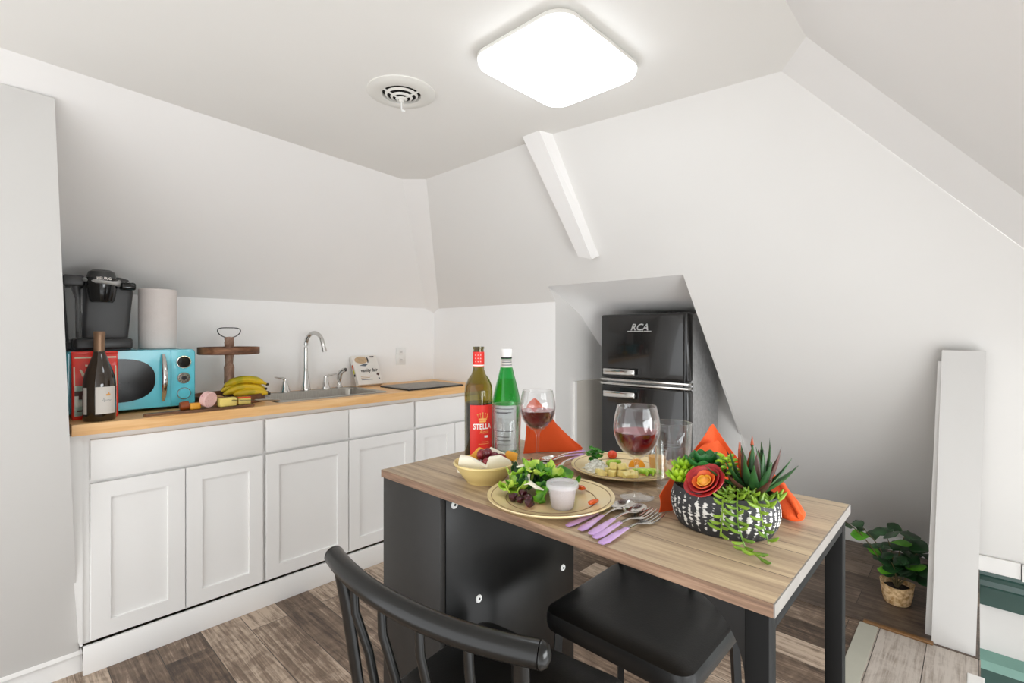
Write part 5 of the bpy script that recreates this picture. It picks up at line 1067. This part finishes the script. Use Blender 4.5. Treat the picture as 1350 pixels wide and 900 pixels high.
# red rose-like succulent tipped towards the front
RC = Matrix.Translation((-0.022, -0.034, 0.084)) @ Matrix.Rotation(math.radians(38), 4, 'X') @ Matrix.Rotation(math.radians(-14), 4, 'Y')
def rose_ring(n, r, h, w, lean_, mat, ph, par):
    for i in range(n):
        a = 2 * PI * i / n + ph; m = MB()
        def fn(u, v):
            b = a + (u - 0.5) * w; rr = r * (0.45 + 0.62 * v + lean_ * v * v) - 0.15 * r * (abs(u - 0.5) * 2) ** 2 * v; return (rr * math.cos(b), rr * math.sin(b), h * (v ** 0.8) * (1 - 0.22 * (abs(u - 0.5) * 2) ** 3) - 0.012)
        m.sheet(9, 7, fn, 0.0014); m.xf(RC); m.build('petal', M[mat], par, ang=80)
rose = MB().ball((0, 0, 0), (0.010, 0.010, 0.008), 2).xf(RC).build('red_rosette', M['petal_core'], t); rose['label'] = 'red and yellow rose shaped succulent'
rose_ring(5, 0.031, 0.017, 1.75, 0.10, 'petal_red', 0.0, rose); rose_ring(5, 0.026, 0.019, 1.6, 0.02, 'petal_red', 0.6, rose); rose_ring(4, 0.019, 0.019, 1.8, 0.0, 'petal_mid', 0.2, rose); rose_ring(4, 0.012, 0.017, 1.8, 0.0, 'petal_core', 0.9, rose)
# plain green rosette behind
m = MB(); c = (-0.036, 0.022, 0.090)
petal_ring(m, c, 8, 0.004, 0.040, 0.013, 0.35, 0, 0.2, 0.003); petal_ring(m, c, 7, 0.003, 0.034, 0.012, 0.75, 0.004, 0.5, 0.003); petal_ring(m, c, 5, 0.002, 0.020, 0.008, 1.15, 0.006, 0.1, 0.003)
m.build('green_rosette', M['rosette'], t)['label'] = 'dark green pointed rosette'
# lime starry rosettes at the left
for c in ((-0.072, -0.008, 0.072), (-0.070, 0.016, 0.086)):
    m = MB(); petal_ring(m, c, 9, 0.002, 0.027, 0.0055, 0.05, 0, 0.1, 0.0028, cup=0.5); petal_ring(m, c, 8, 0.002, 0.023, 0.005, 0.55, 0.002, 0.5, 0.0028, cup=0.5); petal_ring(m, c, 5, 0.001, 0.017, 0.0045, 1.0, 0.004, 0.2, 0.0026)
    m.build('lime_rosette', M['lime'], t)['label'] = 'lime green starry rosette'
# lime bead sedum in the middle
m = MB(); r4 = random.Random(12)
for i in range(26):
    a = i * 2.399; z = 0.075 + 0.050 * (i / 26); rr = 0.021 * (1 - 0.45 * i / 26); d = Vector((math.cos(a), math.sin(a), 0.25))
    p0 = Vector((0.004, 0.006, z)) + d * rr * 0.3; m.sweep([p0, p0 + d * rr * 0.6, p0 + d * rr], [0.002, 0.0052, 0.0022], [0.002, 0.0034, 0.0018], seg=8)
m.build('lime_sedum', M['lime'], t)['label'] = 'lime sedum with plump leaves'
# spiky aloe at the right
aloe = MB().lathe([(0, 0), (0.012, 0), (0.014, 0.012), (0, 0.02)], 12, (0.044, 0.008, 0.060)).build('aloe', M['aloe'], t); aloe['label'] = 'tall spiky green and maroon aloe'
r5 = random.Random(7)
for i in range(34):
    a = i * 2.399; inner = i < 14; el = (1.40 - 0.035 * i) if inner else (0.95 - 0.032 * (i - 14)); el += r5.uniform(-0.08, 0.08); L_ = (0.088 if inner else 0.080) * r5.uniform(0.85, 1.1)
    d = Vector((math.cos(a), math.sin(a), 0)); b0 = Vector((0.046, 0.008, 0.068)) + d * 0.008; pts = []; 
    for k in range(7):
        s_ = k / 6; e2 = el + 0.25 * s_ * (1 if inner else 0.6); pts.append(b0 + d * L_ * s_ * math.cos(e2) + Vector((0, 0, 1)) * L_ * s_ * math.sin(e2))
    w = [0.0045, 0.0075, 0.0080, 0.0070, 0.0052, 0.0030, 0.0004]
    mt = 'aloe_orange' if i in (1, 4, 6, 9) else 'aloe_tip' if (i % 3 == 1) else 'aloe'
    MB().sweep(pts, w, [x * 0.42 for x in w], up=(0, 0, 1), seg=8).build('leaf', M[mt], aloe)
# trailing sedum over the front rim and on the table
r6 = random.Random(21)
def trail(pts, n, lf):
    P = []
    for i in range(len(pts) - 1): P += bez(pts[i], lerp(pts[i], pts[i + 1], 0.33), lerp(pts[i], pts[i + 1], 0.66), pts[i + 1], 6)[:-1]
    P.append(Vector(pts[-1])); s_ = MB().sweep(P, 0.0013, seg=6).build('trailing_stem', M['sedum'], t); s_['label'] = 'trailing light green sedum strand'
    for i in range(n):
        q = P[int((i + 0.5) / n * (len(P) - 1))]; a = r6.random() * 6.28; sd = 1 if i % 2 else -1
        d = Vector((sd * 0.9 + r6.uniform(-0.3, 0.3), -0.5 + r6.uniform(-0.3, 0.2), r6.uniform(-0.25, 0.45))).normalized(); l = lf * r6.uniform(0.7, 1.15)
        MB().sweep([q, q + d * l * 0.35 + Vector((0, 0, -0.0005)), q + d * l * 0.75 + Vector((0, 0, 0.001)), q + d * l + Vector((0, 0, 0.004))], [0.0010, 0.0027, 0.0027, 0.0009], seg=7).build('leaf', M['sedum'], s_)
trail([(0.030, -0.030, 0.078), (0.036, -0.066, 0.066), (0.040, -0.078, 0.038), (0.052, -0.088, 0.010), (0.078, -0.104, 0.004)], 20, 0.022)
trail([(0.016, -0.030, 0.076), (0.014, -0.064, 0.068), (0.016, -0.076, 0.040), (0.014, -0.078, 0.014)], 14, 0.020)
trail([(0.050, -0.024, 0.078), (0.066, -0.052, 0.064), (0.074, -0.062, 0.036), (0.082, -0.068, 0.016)], 12, 0.018)
m = MB()
for i in range(14):
    a = r6.random() * 6.28; p0 = Vector((0.026 + r6.uniform(-0.02, 0.022), -0.030 + r6.uniform(-0.012, 0.012), 0.066)); d = Vector((math.cos(a) * 0.6, math.sin(a) * 0.6 - 0.2, 0.9)).normalized()
    m.sweep([p0, p0 + d * 0.010, p0 + d * 0.022], [0.0012, 0.0034, 0.0010], seg=7)
for i in range(22):
    a = r6.random() * 6.28; p0 = Vector((0.070 + r6.uniform(-0.018, 0.016), -0.014 + r6.uniform(-0.022, 0.03), 0.060)); d = Vector((math.cos(a) * 0.7, math.sin(a) * 0.7 - 0.15, 0.8)).normalized()
    m.sweep([p0, p0 + d * 0.012, p0 + d * 0.024], [0.0014, 0.0038, 0.0010], seg=7)
m.build('sedum_tuft', M['sedum'], t)['label'] = 'tuft of short green sedum'

# ------------------------------------------------------------------ potted plant on the floor
t = thing('potted_plant', 'leafy green plant in a woven straw basket on the floor', 'potted plant', (-0.272, 2.860, 0.003))
m = MB()
m.lathe([(0, 0.002), (0.044, 0.0), (0.050, 0.006), (0.058, 0.045), (0.063, 0.082), (0.065, 0.088), (0.060, 0.089), (0.057, 0.080), (0.048, 0.02), (0, 0.014)], 40)
for v in m.b.verts:
    if v.co.z > 0.075: v.co.z += 0.014 * (v.co.x / 0.066) ** 2 - 0.004
m.build('basket', M['basket'], t, ang=70)
MB().lathe([(0, 0.070), (0.055, 0.068)], 28).build('soil', M['soil'], t)
r7 = random.Random(5); Rv = Vector((math.cos(0.757), math.sin(0.757), 0)); Fv = Vector((-math.sin(0.757), math.cos(0.757), 0))
def branch(end, mid, leaves, lsize, light=()):
    P = bez((0, 0, 0.065), lerp((0, 0, 0.065), mid, 0.6), mid, end, 12); s_ = MB().sweep(P, [0.004 - 0.0025 * i / 11 for i in range(12)], seg=6).build('branch', M['stem'], t)
    for i in range(leaves):
        q = P[min(11, int(4 + 8 * (i + 0.6) / leaves))]; a = i * 2.4 + r7.random(); d = Vector((math.cos(a), math.sin(a), r7.uniform(-0.1, 0.6))).normalized(); l = lsize * r7.uniform(0.85, 1.25); u_ = Vector((r7.uniform(-0.4, 0.4), r7.uniform(-0.9, -0.2), 1)).normalized()
        pts = [q + d * (0.010 + l * k / 8) + Vector((0, 0, -0.010 * (k / 8) ** 2)) for k in range(9)]
        w = [l * x for x in (0.03, 0.14, 0.25, 0.34, 0.40, 0.42, 0.37, 0.25, 0.05)]
        MB().sweep([q, pts[0]], 0.0012, seg=5).sweep(pts, w, [0.0016] * 9, up=u_, seg=8).build('leaf', M['leaf_light' if i in light else 'leaf'], s_)
def RV(r, f, z): return tuple(Rv * r + Fv * f + Vector((0, 0, z)))
branch(RV(0.05, 0.0, 0.33), RV(0.02, 0.02, 0.25), 8, 0.075, (3,))
branch(RV(0.11, -0.02, 0.25), RV(0.06, 0.0, 0.22), 8, 0.080, (2,))
branch(RV(-0.06, -0.01, 0.32), RV(-0.02, 0.0, 0.24), 8, 0.075, (5,))
branch(RV(-0.14, 0.02, 0.33), RV(-0.06, 0.02, 0.26), 7, 0.062, (1, 4))
branch(RV(-0.215, 0.05, 0.36), RV(-0.12, 0.03, 0.30), 7, 0.052)
branch(RV(0.02, -0.05, 0.20), RV(0.01, -0.03, 0.17), 8, 0.075, (6,))
branch(RV(-0.05, -0.03, 0.20), RV(-0.03, -0.03, 0.17), 7, 0.065, (1,))
branch(RV(0.07, -0.05, 0.15), RV(0.04, -0.03, 0.16), 5, 0.070)
